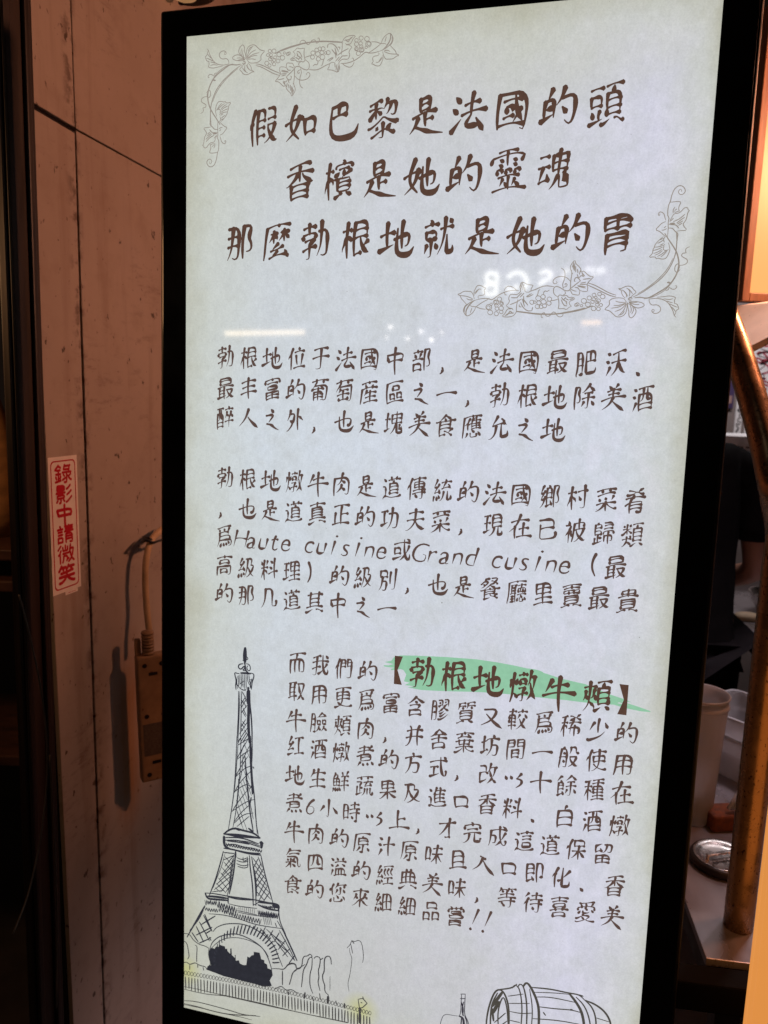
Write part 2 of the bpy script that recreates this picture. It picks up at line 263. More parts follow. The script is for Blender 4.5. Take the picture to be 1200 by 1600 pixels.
'果': ((47,26,21,5,11,0,6,1),(50,75,50,29,47,26),(47,26,50,23,50,-4),(50,43,80,43),(20,75,80,75,80,43),(20,75,20,43),(20,43,50,43),(20,59,80,59),(10,27,44,27,47,26,58,27,90,27),(56,26,63,17,80,5,89,1,96,2),),
'根': ((46,-1,66,2),(47,76,46,-1),(47,76,84,75,84,39),(47,39,84,39),(24,80,24,-4),(23,45,17,41,13,29,8,20,8,13),(23,45,26,47,30,44,35,36,34,33),(9,61,35,61),(64,39,66,28,70,18,73,17,74,11,82,3,91,-1),(88,27,73,17),(47,57,84,57),),
'棄': ((50,49,50,-4),(8,43,92,43),(10,17,91,17),(58,17,60,11,72,4,88,-2,96,0),(24,49,26,29),(26,29,74,29),(76,48,74,29),(5,-1,11,-3,25,3,39,11,42,17),(44,82,49,81,50,74),(36,72,34,67,27,63,26,59),(9,73,36,72,50,74,91,73),(67,73,67,68),(17,57,23,59,71,59,74,61),(67,68,72,65,74,61,84,57),),
'檳': ((20,81,19,45,20,-4),(19,41,14,39,7,20,7,13),(39,65,40,72,65,73,89,72,90,65),(36,40,40,38,58,41,60,39,83,39,85,37,85,11,84,9,47,9,46,11,46,39),(46,29,85,29),(50,55,44,50,37,48),(60,82,64,80,65,73),(57,9,57,3),(65,61,65,47),(50,61,79,61),(46,19,85,19),(39,-4,57,3,61,3),(20,47,26,44,32,34,31,29),(9,61,30,61),(87,55,72,48,65,47,58,41),(74,9,75,3,92,-4),),
'正': ((9,0,91,0),(22,47,22,0),(14,73,88,73),(52,73,52,0),(52,39,84,39),),
'歸': ((53,27,53,5),(53,27,86,27,86,6,82,5,78,7),(6,1,40,7,43,10),(51,76,87,75,86,53),(51,53,86,53),(53,65,87,65),(12,21,12,3),(25,33,25,5),(12,48,38,47,38,34),(12,34,38,34),(12,72,12,34),(12,72,38,71,37,59),(12,59,37,59),(25,80,23,73),(70,41,70,-5),(25,21,39,21),(48,34,48,42,92,42,92,34),),
'氣': ((28,59,81,59),(61,38,58,37,50,27),(38,37,38,24,36,20,38,17,38,-4),(36,20,19,3,12,-1,9,-1),(11,21,36,20,64,21),(18,38,23,31),(27,73,88,72),(46,11,49,11,63,1),(33,82,28,80,27,73,23,71,17,61,10,55),(18,47,74,47,76,15,80,1,84,-3,90,-3,93,3,91,12),),
'汁': ((64,79,64,-4),(37,45,92,45),(14,79,28,71),(9,51,23,45),(27,25,13,-1),),
'沃': ((26,27,26,24,12,-1),(14,79,25,73),(9,51,21,45),(38,71,61,73,81,78,89,77),(34,42,62,41,91,42),(61,73,62,35,66,33,68,23,78,7,88,-2,92,-2),(62,35,59,32,57,23,50,11,38,-1,33,-3),),
'法': ((11,78,24,65),(4,53,17,42),(4,1,30,27),(39,55,80,58),(61,80,58,32),(31,34,100,37),(58,32,39,7,86,6),(73,22,97,-11),),
'溢': ((9,51,20,43),(28,-1,92,-1),(68,29,68,-1),(53,29,53,-1),(20,25,12,1),(38,29,37,-1),(38,29,84,29,84,-1),(79,79,73,68),(10,78,13,78,23,69),(40,80,48,69),(48,46,32,36),(32,59,90,59),(70,49,88,38),),
'煮': ((81,9,91,-4),(60,7,63,-3),(44,80,45,53,39,45),(10,57,51,56,64,58,91,57),(27,43,27,17),(5,39,11,39,36,45,42,43,78,43,78,18,77,17,27,17),(27,30,78,30),(18,73,67,73,72,67),(37,7,40,-3),(83,77,66,63,64,58),(24,11,19,9,10,-4),),
'燉': ((56,33,49,21,49,-2,46,-4,40,-3),(35,14,64,17),(76,80,71,47,68,45,66,38),(74,62,92,61),(80,14,64,-3),(19,21,24,17,30,9,29,5),(36,71,62,71),(47,79,50,77,50,71),(71,47,74,45,77,27,80,25,80,14,92,-3),(10,60,10,51,7,39),(20,79,19,21,8,-3),(88,61,85,33,83,27,80,25),(31,62,26,47),(37,33,56,33),(40,59,40,45),(40,45,59,45),(40,59,58,59,59,45),),
'爲': ((76,71,70,61,70,40),(22,39,80,39,79,24),(22,24,88,23,88,7,84,-3,74,-4,72,-3),(12,76,14,74,28,74,83,79),(18,68,21,68,24,63),(58,11,61,1),(23,55,22,24,10,0),(23,55,70,55),(32,11,26,-3),(44,69,47,69,50,64),(44,11,46,-1),(67,15,71,13,74,6),),
'牛': ((26,74,6,42),(25,54,78,56),(-2,32,102,29),(52,81,54,-18),),
'現': ((10,47,35,47),(8,13,20,15,22,18,36,20),(22,75,22,18),(48,60,48,27),(48,27,88,28),(48,76,87,76,88,28),(48,76,48,60),(48,60,88,60),(48,44,88,44),(56,27,55,15,50,6,37,-4,32,-3),(8,75,35,75),(74,27,74,-2,76,-4,90,-4,94,2,92,9),),
'理': ((9,45,30,45),(66,76,66,-1),(66,37,88,38),(44,76,88,76,88,38),(44,76,44,38),(44,38,66,37),(43,19,90,19),(8,73,32,73),(20,73,21,13),(36,-1,92,-1),(44,57,88,57),(5,9,9,7,33,15,35,19),),
'生': ((20,31,83,31),(22,61,86,61),(50,80,50,-1),(26,77,22,61,19,59,10,45),(9,-1,90,-1),),
'産': ((34,33,84,32),(70,63,66,51),(33,16,81,16),(40,43,36,41,34,33,31,31,27,25),(16,50,14,15,8,-5),(16,50,89,50),(33,71,33,63,37,58,37,50),(56,40,56,-3),(49,79,52,71),(15,71,86,71),(25,-3,90,-3),),
'用': ((19,73,19,27,14,7,9,-3),(19,73,85,73,84,-1,79,-4,67,-3),(19,27,85,26),(50,73,50,-3),(19,50,85,50),),
'留': ((20,-1,80,-1),(21,31,20,-1),(21,31,80,31,80,-1),(65,75,64,63,60,51,52,43,46,44),(50,31,50,-1),(54,75,88,74,86,51,84,45,82,43,72,43,69,45),(20,15,80,15),(36,61,40,51,46,44),(15,72,38,79,42,79),(15,72,15,46),(15,46,40,51),),
'白': ((18,64,18,-5),(18,64,44,65,82,64,82,-3),(18,34,82,34),(18,3,82,3),(53,83,48,80,44,65),),
'的': ((32,79,20,56),(14,55,11,19),(14,55,38,58,37,17),(17,37,34,39),(2,14,38,25),(65,76,58,56,44,42),(58,54,91,57,97,34,91,1,80,-8,68,5),(60,35,74,18),),
'真': ((10,14,91,14),(12,72,88,72),(7,-3,12,-5,37,5),(61,5,67,5,87,-3,92,-3),(50,80,48,61),(24,59,48,61,76,60,76,15),(24,59,24,15),(24,27,76,27),(24,49,76,49),(24,38,76,38),),
'稀': ((40,26,50,30,88,30,88,6,86,4,81,4),(57,62,60,59,59,53,48,34,48,5),(68,38,68,-5),(8,51,32,51),(21,75,21,-5),(20,41,27,39,31,33,31,27),(64,70,57,62),(44,77,48,78,62,73,64,70,73,70,75,67,89,61),(8,73,21,75,30,78),(20,41,15,38,6,18,6,13),(42,49,92,49),(88,81,84,81,75,74,73,70),(42,61,46,60,54,63,57,62),),
'種': ((25,74,25,-4),(8,52,38,52),(9,72,25,74,36,78),(68,76,68,-3),(45,11,90,11),(24,40,18,38,7,14),(44,76,58,75,90,78),(46,37,89,37),(40,-3,93,-3),(46,37,48,24),(48,24,89,25),(47,51,88,51,89,25),(47,51,46,37),(42,63,91,63),(24,40,34,34,38,29,38,25),),
'笑': ((9,26,91,26),(54,25,56,18,70,5,86,-3,92,-2),(17,44,50,45,78,51,84,49),(50,45,49,29,40,12,34,7,22,-1,14,-3,8,-2),(22,81,20,71,16,69,11,59,7,57),(20,71,46,70),(60,80,58,71,47,57),(58,71,91,70),(71,69,74,59,78,57),(29,70,32,57),),
'等': ((28,72,29,63),(19,73,46,72,51,67),(70,72,74,62),(60,80,58,73),(8,35,92,35),(70,35,70,-2,64,-5,56,-4),(58,73,91,72),(51,67,49,62,50,36),(20,80,19,73,16,71,10,63),(18,51,82,51),(28,13,40,2),(28,20,28,13),(58,73,51,67),(12,20,89,20),),
'級': ((74,47,89,45,85,31,78,17,64,2,56,-3,53,-3),(46,75,80,75,74,47),(35,65,28,53,24,51,22,45,15,37,13,30),(13,53,24,51),(35,18,38,9),(11,15,8,-1),(55,39,60,37,75,10,85,1,91,-2),(33,43,36,33,41,27),(56,75,55,39,50,15,42,-3),(9,29,36,33),(25,79,12,57,13,53),(23,16,25,1),),
'細': ((49,3,90,3),(68,75,68,3),(22,16,24,1),(32,64,14,37,12,30),(10,17,7,-1),(49,75,90,74,90,-2),(49,75,48,-3),(24,79,10,53,10,51),(10,51,23,51),(34,19,39,5),(30,44,34,39,37,29,39,29),(12,30,36,32),(49,39,90,39),),
'統': ((23,82,22,75,12,59,10,52),(10,16,8,-2),(46,43,84,46),(33,63,28,53,24,51,22,45,14,36,13,30),(10,52,24,51),(22,16,24,1),(31,43,33,42,34,32,37,27),(63,80,66,73,65,68),(30,20,32,17,35,7),(56,31,54,17,50,5,42,-3,36,-3),(45,67,90,67),(65,68,53,49,52,43),(76,57,80,55,84,46,90,40),(90,13,92,9,90,-2),(74,31,74,-1,78,-3,90,-2),(13,30,34,32),),
'經': ((22,16,24,1),(32,64,27,53,23,51,22,46,14,36,14,32,10,29),(24,79,28,81),(11,15,8,0,9,-5),(47,23,88,23),(45,75,91,75),(32,42,37,27),(87,65,79,50,89,35),(42,-3,92,-3),(32,19,36,8),(24,79,10,52),(10,52,23,51),(52,65,45,50,54,35),(14,32,24,30,34,32),(67,23,67,-2),(70,65,63,54,62,49,71,35),),
'红': ((45,2,92,2),(68,70,68,2),(46,71,89,71),(35,57,32,51,26,47,25,42,16,32,14,25),(11,48,26,47),(26,81,26,78,13,55,11,48),(8,2,36,8),(9,23,36,27),),
'美': ((30,83,41,70),(67,83,55,70),(24,63,78,63),(29,51,72,50),(50,70,48,39),(0,33,100,35),(50,39,34,15,4,1),(48,24,68,6,97,-17),),
'而': ((10,75,91,75),(14,53,14,-5),(14,53,85,53,86,0,84,-3,81,-4,74,-4,70,-2),(38,53,38,-1),(48,75,45,53),(62,53,62,-1),),
'肉': ((14,65,13,-4),(14,65,87,65,86,-1,80,-5,72,-5,68,-1),(48,55,70,42),(55,83,51,79,48,55,37,43,27,38),(50,37,48,27,43,21,30,10,24,9),(48,27,70,12),),
'肥': ((50,39,88,39),(69,75,69,39),(50,75,88,75,88,34),(50,75,50,5,52,-1,56,-3,85,-3,88,-1,91,3,92,13),(14,77,14,30,12,10,8,-1,10,-7),(14,77,35,77,34,-1),(20,-1,25,-3,34,-1),(14,30,35,30),(14,54,35,54),),
'肴': ((14,63,22,61,41,65,46,67,48,71),(21,79,26,79,40,75,46,73,48,71,62,70,68,65,79,61,82,62),(80,81,76,81,64,74,62,70),(41,65,44,59,41,50),(35,49,29,31,29,-5),(29,22,78,22),(29,9,78,9),(9,24,24,33,33,35,77,35,78,34,78,-3,74,-5,63,-5,59,-3),(10,49,90,49),),
'胃': ((24,37,76,37,77,35,76,-2,75,-4,63,-4),(24,37,23,-5),(23,23,77,23),(50,49,83,49),(17,75,83,75,83,49),(17,75,16,49),(16,49,50,49),(50,75,50,49),(16,62,84,62),(23,11,77,11),),
'膠': ((71,68,74,66),(47,21,51,20,68,30),(68,49,82,59,88,59),(43,68,48,64),(48,9,52,9,59,11,74,21,78,21),(12,77,29,77,29,-1,27,-3,18,-3),(12,77,12,29,7,-3),(68,49,66,43),(12,29,29,29),(70,77,88,77,88,48),(40,77,59,77,59,51),(41,51,53,57,59,58),(66,43,62,43,54,35,39,28),(66,43,74,37,90,29),(12,53,29,53),(40,-3,48,-5,61,-1,74,5,84,13,88,14),),
'臉': ((14,29,30,29),(13,77,30,77,30,-1),(13,77,14,29,7,-3),(77,9,83,7,92,-1),(14,53,30,53),(66,77,51,65,50,63,43,59,39,59),(20,-3,29,-3,30,-1),(51,17,50,10,40,-2,34,-3,30,-1),(50,10,60,3),(66,77,82,64,90,60),(50,63,52,59,77,59,82,64),(78,17,77,9,66,-3,64,-3),(71,45,87,44,87,27),(71,27,87,27),(71,45,71,27),(43,45,43,27),(43,27,58,27),(43,45,58,44,58,27),),
'舍': ((50,55,50,22),(28,59,30,55,70,55,72,60),(52,78,72,60,90,53),(14,39,87,39),(22,21,78,21,78,0),(22,21,22,-4),(22,0,78,0),(52,78,47,77,28,59,12,52,8,53),),
'般': ((56,37,86,37,86,33,77,14,66,3,53,-3),(26,58,30,51),(16,71,14,20,8,-2,10,-5),(16,71,41,71,41,-1,39,-3,34,-4,27,-1),(28,81,26,71),(56,37,58,26,66,15,82,1,88,-2,93,-1),(8,37,41,37),(26,26,30,17),(58,76,58,61,54,50),(58,76,81,76,82,53),(82,53,93,51),),
'菜': ((14,55,46,56,78,61,86,59),(50,30,50,-4),(66,80,66,68),(33,80,33,67),(10,73,90,73),(82,48,74,34),(10,23,42,23,43,21,91,23),(46,47,50,39),(43,21,39,15,26,5,11,-1,6,-1),(19,45,24,36),(56,21,59,16,73,6,88,-1,94,1),),
'萄': ((23,56,85,55,86,54,83,1,78,-5,69,-5),(32,80,32,66,24,61,23,56,19,54,8,40),(30,47,28,41,26,40,21,33),(66,14,66,3),(22,3,66,3),(22,14,22,3),(10,73,90,73),(44,40,44,3),(68,80,68,66),(28,41,68,40),(14,24,72,24),),
'葡': ((58,49,63,47,64,41),(58,55,58,49),(67,80,67,66),(43,47,43,-2),(15,44,18,41,69,41),(24,56,87,55,86,24,83,-1,78,-5,72,-5,66,-1,63,-3,56,-2),(10,73,90,73),(22,31,22,-2),(22,31,66,31,66,-1),(22,20,66,20),(5,39,9,39,15,44),(22,9,66,9),(32,80,32,66,24,61,24,56,20,55,15,44),),
'蔬': ((67,80,67,67),(46,52,91,52),(66,23,66,-2),(26,29,38,29),(52,24,52,13,48,3,42,-3,37,-4),(10,73,91,73),(8,1,39,8),(79,52,79,45,84,37,90,33),(65,60,67,59,68,53),(52,35,78,35,84,37),(10,57,35,56,34,51,28,45,26,41,27,6),(81,24,82,-3),(82,-3,88,-5,94,-3),(93,8,94,-3),(32,80,32,67),(60,52,59,46,53,40,52,35),(12,37,12,2),),
'被': ((34,41,28,35),(46,65,90,65,87,52),(46,65,45,25,41,9,36,-2),(86,41,84,31,73,14,58,1,50,-3,46,-3),(46,41,86,41,90,43),(54,41,56,30,66,14,82,1,89,-3,94,-1),(8,63,30,62,30,56,21,39,21,-4),(21,36,15,33,7,25),(28,35,29,31,34,25,34,21),(21,36,28,35),(67,81,67,41),(19,79,23,72,22,63),),
'請': ((46,74,90,74),(52,39,52,-4),(52,39,86,39,86,-3,84,-5,76,-5,73,-3),(52,13,86,13),(52,26,86,26),(49,63,89,63),(68,80,68,51),(11,23,11,-3),(11,23,34,23,34,1),(11,1,34,1),(11,37,34,37),(44,51,92,51),(7,64,36,64),(11,51,33,51),(20,80,24,73),),
'貴': ((6,-3,14,-5,34,3,40,3),(22,21,22,9),(23,42,78,42,80,40,80,11,78,9,22,9),(23,42,22,21),(22,21,80,21),(22,31,80,31),(50,80,50,53),(50,63,78,63),(23,75,78,75,79,74,78,63),(23,75,23,63),(23,63,50,63),(58,2,66,3,86,-5,92,-4),(8,53,91,53),),
'賣': ((10,76,90,76),(61,57,61,46),(61,57,84,57,85,57,84,45),(16,57,15,47,16,45,84,45),(16,57,61,57),(22,17,22,7),(23,37,78,37,80,35,80,9,78,7,22,7),(23,37,22,17),(22,17,80,17),(60,0,66,1,86,-5,95,-5),(16,66,84,66),(50,80,50,67),(22,27,80,27),(38,57,38,46),(7,-3,14,-5,34,1,41,1),),
'質': ((76,65,76,55),(56,66,91,66),(24,47,76,47,78,45,78,11,76,10,24,10,22,11,22,35),(24,47,22,35),(22,35,78,35),(17,77,14,60,10,53),(17,77,44,79),(16,66,45,66),(8,-3,14,-4,35,4,40,4),(35,10,35,4),(57,77,84,81,89,79),(57,77,56,63,52,55),(63,10,64,4,89,-4),(34,65,34,55),(22,23,78,23),),
'較': ((10,41,10,26),(10,26,38,26),(10,56,38,56,38,26),(10,56,10,41),(10,41,38,41),(9,70,40,70),(24,80,24,-4),(80,37,74,22,65,10,50,-3,44,-3),(58,55,49,40),(58,38,71,13,81,3,91,-3),(8,12,40,12),(68,79,70,76,69,66),(81,56,91,41),(49,66,91,66),),
'這': ((44,56,82,56),(34,69,91,69),(61,80,63,69),(12,74,25,65),(63,75,68,74),(22,7,39,-1,50,-3,90,-3,96,1),(9,45,22,45,22,7),(22,7,16,5,9,-3),(44,43,82,43),(44,29,82,30,83,13,82,11,45,11,44,12,44,29),),
'進': ((66,77,70,68,68,61,68,15),(42,48,86,48),(42,32,86,32),(48,79,40,57,35,55,31,50),(44,65,90,64),(22,7,36,1,46,-2,86,-2,91,-1,96,3),(12,76,22,66),(10,42,22,41,22,7),(22,7,13,3),(40,57,42,15),(42,15,92,15),),
'道': ((9,45,22,44,22,7),(42,25,42,12),(42,12,82,12),(42,53,82,53,82,12),(42,53,42,25),(42,25,82,25),(35,67,91,67),(77,79,73,68),(22,7,42,-1,54,-3,89,-2,95,2),(22,7,16,5,9,-1,9,-5),(45,81,50,75),(42,39,82,39),(12,76,22,65),(50,75,50,67),(61,67,59,53),),
'那': ((25,75,23,31,18,12,10,-2),(10,51,46,51),(10,29,46,29),(62,75,62,-4),(62,75,88,74,78,45,88,31,90,17,84,11,73,11),(9,75,46,75,46,12,44,1,40,-3,31,-3,26,1),),
'部': ((46,61,41,49,40,42),(66,75,66,-4),(66,75,86,75,89,73,80,45,88,31,90,16,88,12,84,10,78,9,74,11),(9,41,54,41),(14,25,48,25,49,1),(14,25,14,-3),(14,1,49,1),(12,69,52,69),(30,80,32,69),(15,62,18,61,23,50),),
'鄉': ((31,39,24,15,19,7,9,-2),(12,28,28,29),(36,1,40,3,58,8),(44,81,49,77,50,71),(39,33,59,33),(39,70,59,70,59,33),(39,70,40,3),(29,61,26,54,23,52,22,47,13,34,12,28),(71,75,71,-5),(71,75,90,75,90,67,82,46,90,31,92,17,87,10,82,9,77,12),(39,51,59,51),(21,79,10,52),(10,52,23,52),(21,79,25,81),(54,21,62,1),),
'酒': ((33,75,92,75),(36,55,88,55,88,-4),(36,55,36,-4),(36,0,88,0),(69,75,69,37,72,34,88,34),(53,75,52,40,44,31,36,31),(12,78,22,71),(23,26,11,-1),(8,51,18,46),(36,18,88,18),),
'醉': ((79,47,83,47,90,37),(81,59,79,47,72,38,72,32,70,29,70,-5),(18,77,18,37,14,29,8,29),(7,77,38,77),(49,20,92,20),(9,57,8,-5),(9,57,37,57,37,-3),(9,3,37,3),(50,69,90,69),(66,82,70,79,71,70),(28,77,27,37,29,35,37,35),(59,60,57,49,50,36),(57,49,61,48,66,43),(9,19,37,19),),
'里': ((50,77,50,-1),(50,38,82,39),(19,77,82,76,82,39),(19,77,19,39),(19,39,50,38),(9,-2,91,-2),(16,19,86,19),(19,57,82,57),),
'錄': ((10,26,14,13),(10,59,14,55,34,55),(50,33,56,25),(7,0,37,6),(24,55,24,3),(68,29,77,23,80,15,88,6,93,5),(67,43,68,29,67,-1,64,-5,56,-5,54,-3),(45,43,92,43),(83,73,78,43),(87,76,83,73),(10,37,36,37),(90,33,77,23),(24,75,36,67),(24,80,24,75,21,75,7,57),(45,7,62,17,67,17),(57,73,83,73),(52,57,79,56),(58,80,52,57),(36,27,32,14),),
'間': ((58,76,86,77,88,75,88,1,86,-3,83,-4,72,-3),(58,76,58,48),(58,48,88,48),(58,63,88,63),(13,76,13,-5),(13,76,40,77,42,75,42,49,40,48,13,48),(13,63,42,63),(34,34,34,0),(34,34,64,35,65,33,64,4),(34,4,64,4),(34,20,65,20),),
'除': ((81,19,92,4),(41,31,92,31),(67,49,66,-2,65,-4,60,-5,54,-3),(50,50,82,50),(67,76,88,57,94,56),(70,82,68,80,67,76,64,75,51,61,41,54,38,55),(49,19,40,3),(11,76,30,76,23,51,30,41,32,26,27,19,22,19,18,21),(11,76,11,-4),),
'靈': ((21,86,73,83),(5,78,-1,65),(5,76,96,71,86,58),(46,84,46,54),(23,71,33,65),(21,60,31,54),(61,65,71,61),(62,55,71,50),(16,48,18,38),(16,48,32,48,30,38),(40,44,43,36),(40,45,57,44,54,35),(66,40,68,33),(66,41,83,41,79,33),(21,30,79,26),(50,28,50,0),(34,25,26,11),(38,18,46,8),(68,20,60,6),(67,14,79,3),(6,2,99,-6),),
'頭': ((50,76,92,76),(35,27,32,16,34,8),(54,29,54,14),(54,14,88,14),(54,60,88,60,88,14),(54,60,54,29),(54,29,89,29),(13,28,15,26,17,15),(9,75,41,75),(54,45,89,45),(70,75,68,61),(75,5,81,5,92,-4,98,-4),(40,-3,46,-4,62,5),(8,2,42,9),(11,59,12,38),(12,38,38,38),(11,59,38,59,38,38),),
'頰': ((88,29,88,14),(56,14,88,14),(55,59,56,14),(55,59,87,60,88,59,88,29),(55,29,88,29),(14,42,17,41,20,33),(14,55,14,42,7,29),(71,75,69,60),(51,76,92,76),(26,23,30,21,41,11,43,8,43,3),(45,-3,47,-4,64,5),(43,57,40,55,39,42,34,34,27,34),(78,5,82,4,90,-2),(55,45,88,45),(39,42,42,41,46,35,47,29),(9,65,46,65),(27,80,26,23,18,8,9,-1),),
'類': ((4,43,10,43,29,62,44,62),(26,79,26,43),(26,33,26,14),(8,24,44,24),(42,78,38,71),(12,77,14,71),(70,75,68,60),(51,76,92,76),(54,29,55,14),(55,14,88,14),(55,60,88,60,89,59,88,14),(55,60,54,29),(54,29,89,29),(80,5,94,-4),(26,14,30,13,42,4),(26,14,14,1,9,-2,6,-1),(37,36,43,31),(54,45,89,45),(9,62,24,62,29,54,44,46),(44,-3,48,-4,62,5,67,5),),
'食': ((74,25,80,20),(75,56,74,25),(25,25,74,25),(51,77,27,60,26,55),(6,53,12,52,23,56,28,53,72,53,78,57,90,53,96,55),(25,39,74,39),(25,-1,50,2),(26,55,25,-1),(80,20,86,21),(47,15,50,16,62,9,67,9,68,6,82,-3),(51,77,60,69,74,61,75,56),(45,65,49,62,51,54),(80,20,67,9),),
'餐': ((18,57,22,55,25,51),(24,-3,49,0,52,3),(48,40,52,34),(29,81,29,68),(29,77,47,77),(74,34,74,15),(7,33,12,31,23,35,30,33,52,34,72,33,78,36,88,33,96,35),(53,14,54,8,74,3,83,-3,87,-3),(27,14,74,15),(57,77,84,77,82,69,68,57,62,54,54,55,51,51,29,39,27,34),(7,58,12,59,21,68,41,66,40,61,30,53,25,51,22,47,10,43),(51,51,58,45,73,39,74,34),(79,10,74,3),(57,67,59,67,68,63,84,53),(27,34,27,-2),(79,10,86,12),(74,15,79,10),(27,23,74,23),),
'餘': ((24,77,28,75),(24,77,21,76,7,61,6,57),(31,15,36,1),(69,51,69,-2,64,-5,56,-2),(48,33,92,33),(53,20,46,5),(70,77,90,59,95,60),(70,77,52,62,46,59),(54,51,84,51),(84,20,92,5),(10,-1,13,1,33,7),(22,62,26,52),(13,24,34,25),(13,51,34,51,34,25),(13,51,13,1),(13,39,34,39),),
'香': ((24,28,24,-1),(24,13,77,13),(77,28,77,-1),(24,-1,77,-1),(18,34,24,28),(24,28,77,28),(50,75,50,39),(10,57,91,57),(83,35,77,28),(42,57,40,52,30,42,11,31,6,32),(18,73,50,75,75,79,82,77),(58,57,60,51,70,43,87,33,92,33),),
'高': ((14,33,13,-4),(14,33,86,33,87,31,86,-2,82,-5,72,-3),(10,70,90,70),(48,81,50,79,50,71),(32,5,67,6),(32,21,66,21,67,6),(32,21,32,1),(26,59,25,44),(25,44,76,45),(26,59,74,59,76,45),),
'魂': ((66,81,64,73,68,67,64,24),(64,24,67,23,68,-1,70,-3,89,-3,92,-1,92,3,87,21),(48,53,87,53),(8,48,37,48),(64,24,60,21,53,7,42,-3),(66,70,86,71,87,69,86,36),(48,37,86,36),(48,70,48,37),(48,70,66,70),(11,15,35,19),(20,48,11,15),(80,29,81,25,76,11),(76,11,89,13),(32,32,35,19,37,18,38,13),(11,71,34,71),),
'鮮': ((54,61,90,61),(58,79,62,69,61,61),(20,72,35,71,32,59,28,53,28,23),(12,55,44,55,44,23),(13,24,44,23),(21,80,20,72,14,63,12,55,13,24),(72,61,72,-4),(42,15,49,0),(56,41,88,41),(52,21,92,21),(13,39,44,39),(86,80,90,82),(13,12,12,5,8,-4),(33,13,36,0),(25,15,23,13,24,0),(86,80,81,69,81,61),),
'麼': ((30,15,54,14,70,23),(81,2,84,1,87,-4),(76,13,80,7,81,2),(39,63,39,34),(38,54,24,38),(28,57,36,57,40,51,44,50,50,45,50,42),(53,80,54,74),(16,73,14,19,8,-3),(16,73,90,73),(38,54,42,57,50,57),(73,55,56,38),(73,55,90,39),(73,63,73,35),(26,-2,81,2),(73,55,77,57,88,57),(60,57,70,57,73,55),(54,31,37,20,35,15),(51,14,50,10,38,5,36,-1),),
'黎': ((8,64,24,64,29,58,42,51),(28,21,32,18),(75,21,72,21,63,11),(61,71,89,70,88,51,86,43,84,41,76,41,73,44),(50,28,50,-3,48,-5,38,-3),(15,1,18,1,45,12,56,13,63,11,82,0,84,1),(62,80,61,71,58,69,52,60),(9,43,30,64,45,64,52,60),(28,77,28,42),(10,75,28,77,40,81,44,79),(73,70,72,62,68,55,62,47,59,47),(90,23,94,25),(5,23,14,23,37,33,48,41,53,42,62,35,78,27,90,23),),
'（': ((88,80,78,63,73,45,73,31,76,17,88,-4),),
'）': ((12,80,24,57,26,31,22,13,12,-4),),
'，': ((25,15,29,13,28,3,22,-4,18,-7,15,-6),),
}
# ------------------------------------------------------------------ the poster display: pose measured from the photograph
def _rot(a, b, c):
    return Matrix.Rotation(c, 3, 'Z') @ Matrix.Rotation(b, 3, 'Y') @ Matrix.Rotation(a, 3, 'X')
RP = _rot(0.126, 0.2448, 0.0653)
TP = Vector((-0.2568, -0.619, 1.0))
SW, SH, YB = 0.6512, 1.384, 1.935      # lit picture width and height, panel distance down to the floor
def panel_world(x, y): return MC @ (RP.col[0] * x + RP.col[1] * y + TP) + EYE
PNORM = MC @ (-RP.col[2])              # towards the viewer
_ax, _az, _ay = MC @ RP.col[0], -(MC @ RP.col[1]), MC @ RP.col[2]
_o = panel_world(SW / 2, YB)
MP = Matrix((( _ax.x, _ay.x, _az.x, _o.x), (_ax.y, _ay.y, _az.y, _o.y), (_ax.z, _ay.z, _az.z, _o.z), (0, 0, 0, 1)))
def L(x, y): return (x - SW / 2, YB - y)          # panel (right, down) -> local x, z of the display
_H = Matrix((( F*RP[0][0] + 600*RP[2][0], F*RP[0][1] + 600*RP[2][1], F*TP.x + 600*TP.z),
             ( F*RP[1][0] + 800*RP[2][0], F*RP[1][1] + 800*RP[2][1], F*TP.y + 800*TP.z),
             ( RP[2][0], RP[2][1], TP.z)))
_HI = _H.inverted()
def P(px, py):                                    # a mark read off the photograph -> panel position
    q = _HI @ Vector((px, py, 1)); return (q.x / q.z, q.y / q.z)

poster = tag(empty('poster_display', MP), 'tall black framed poster display with a lit pale page of brown brush writing', 'poster display')

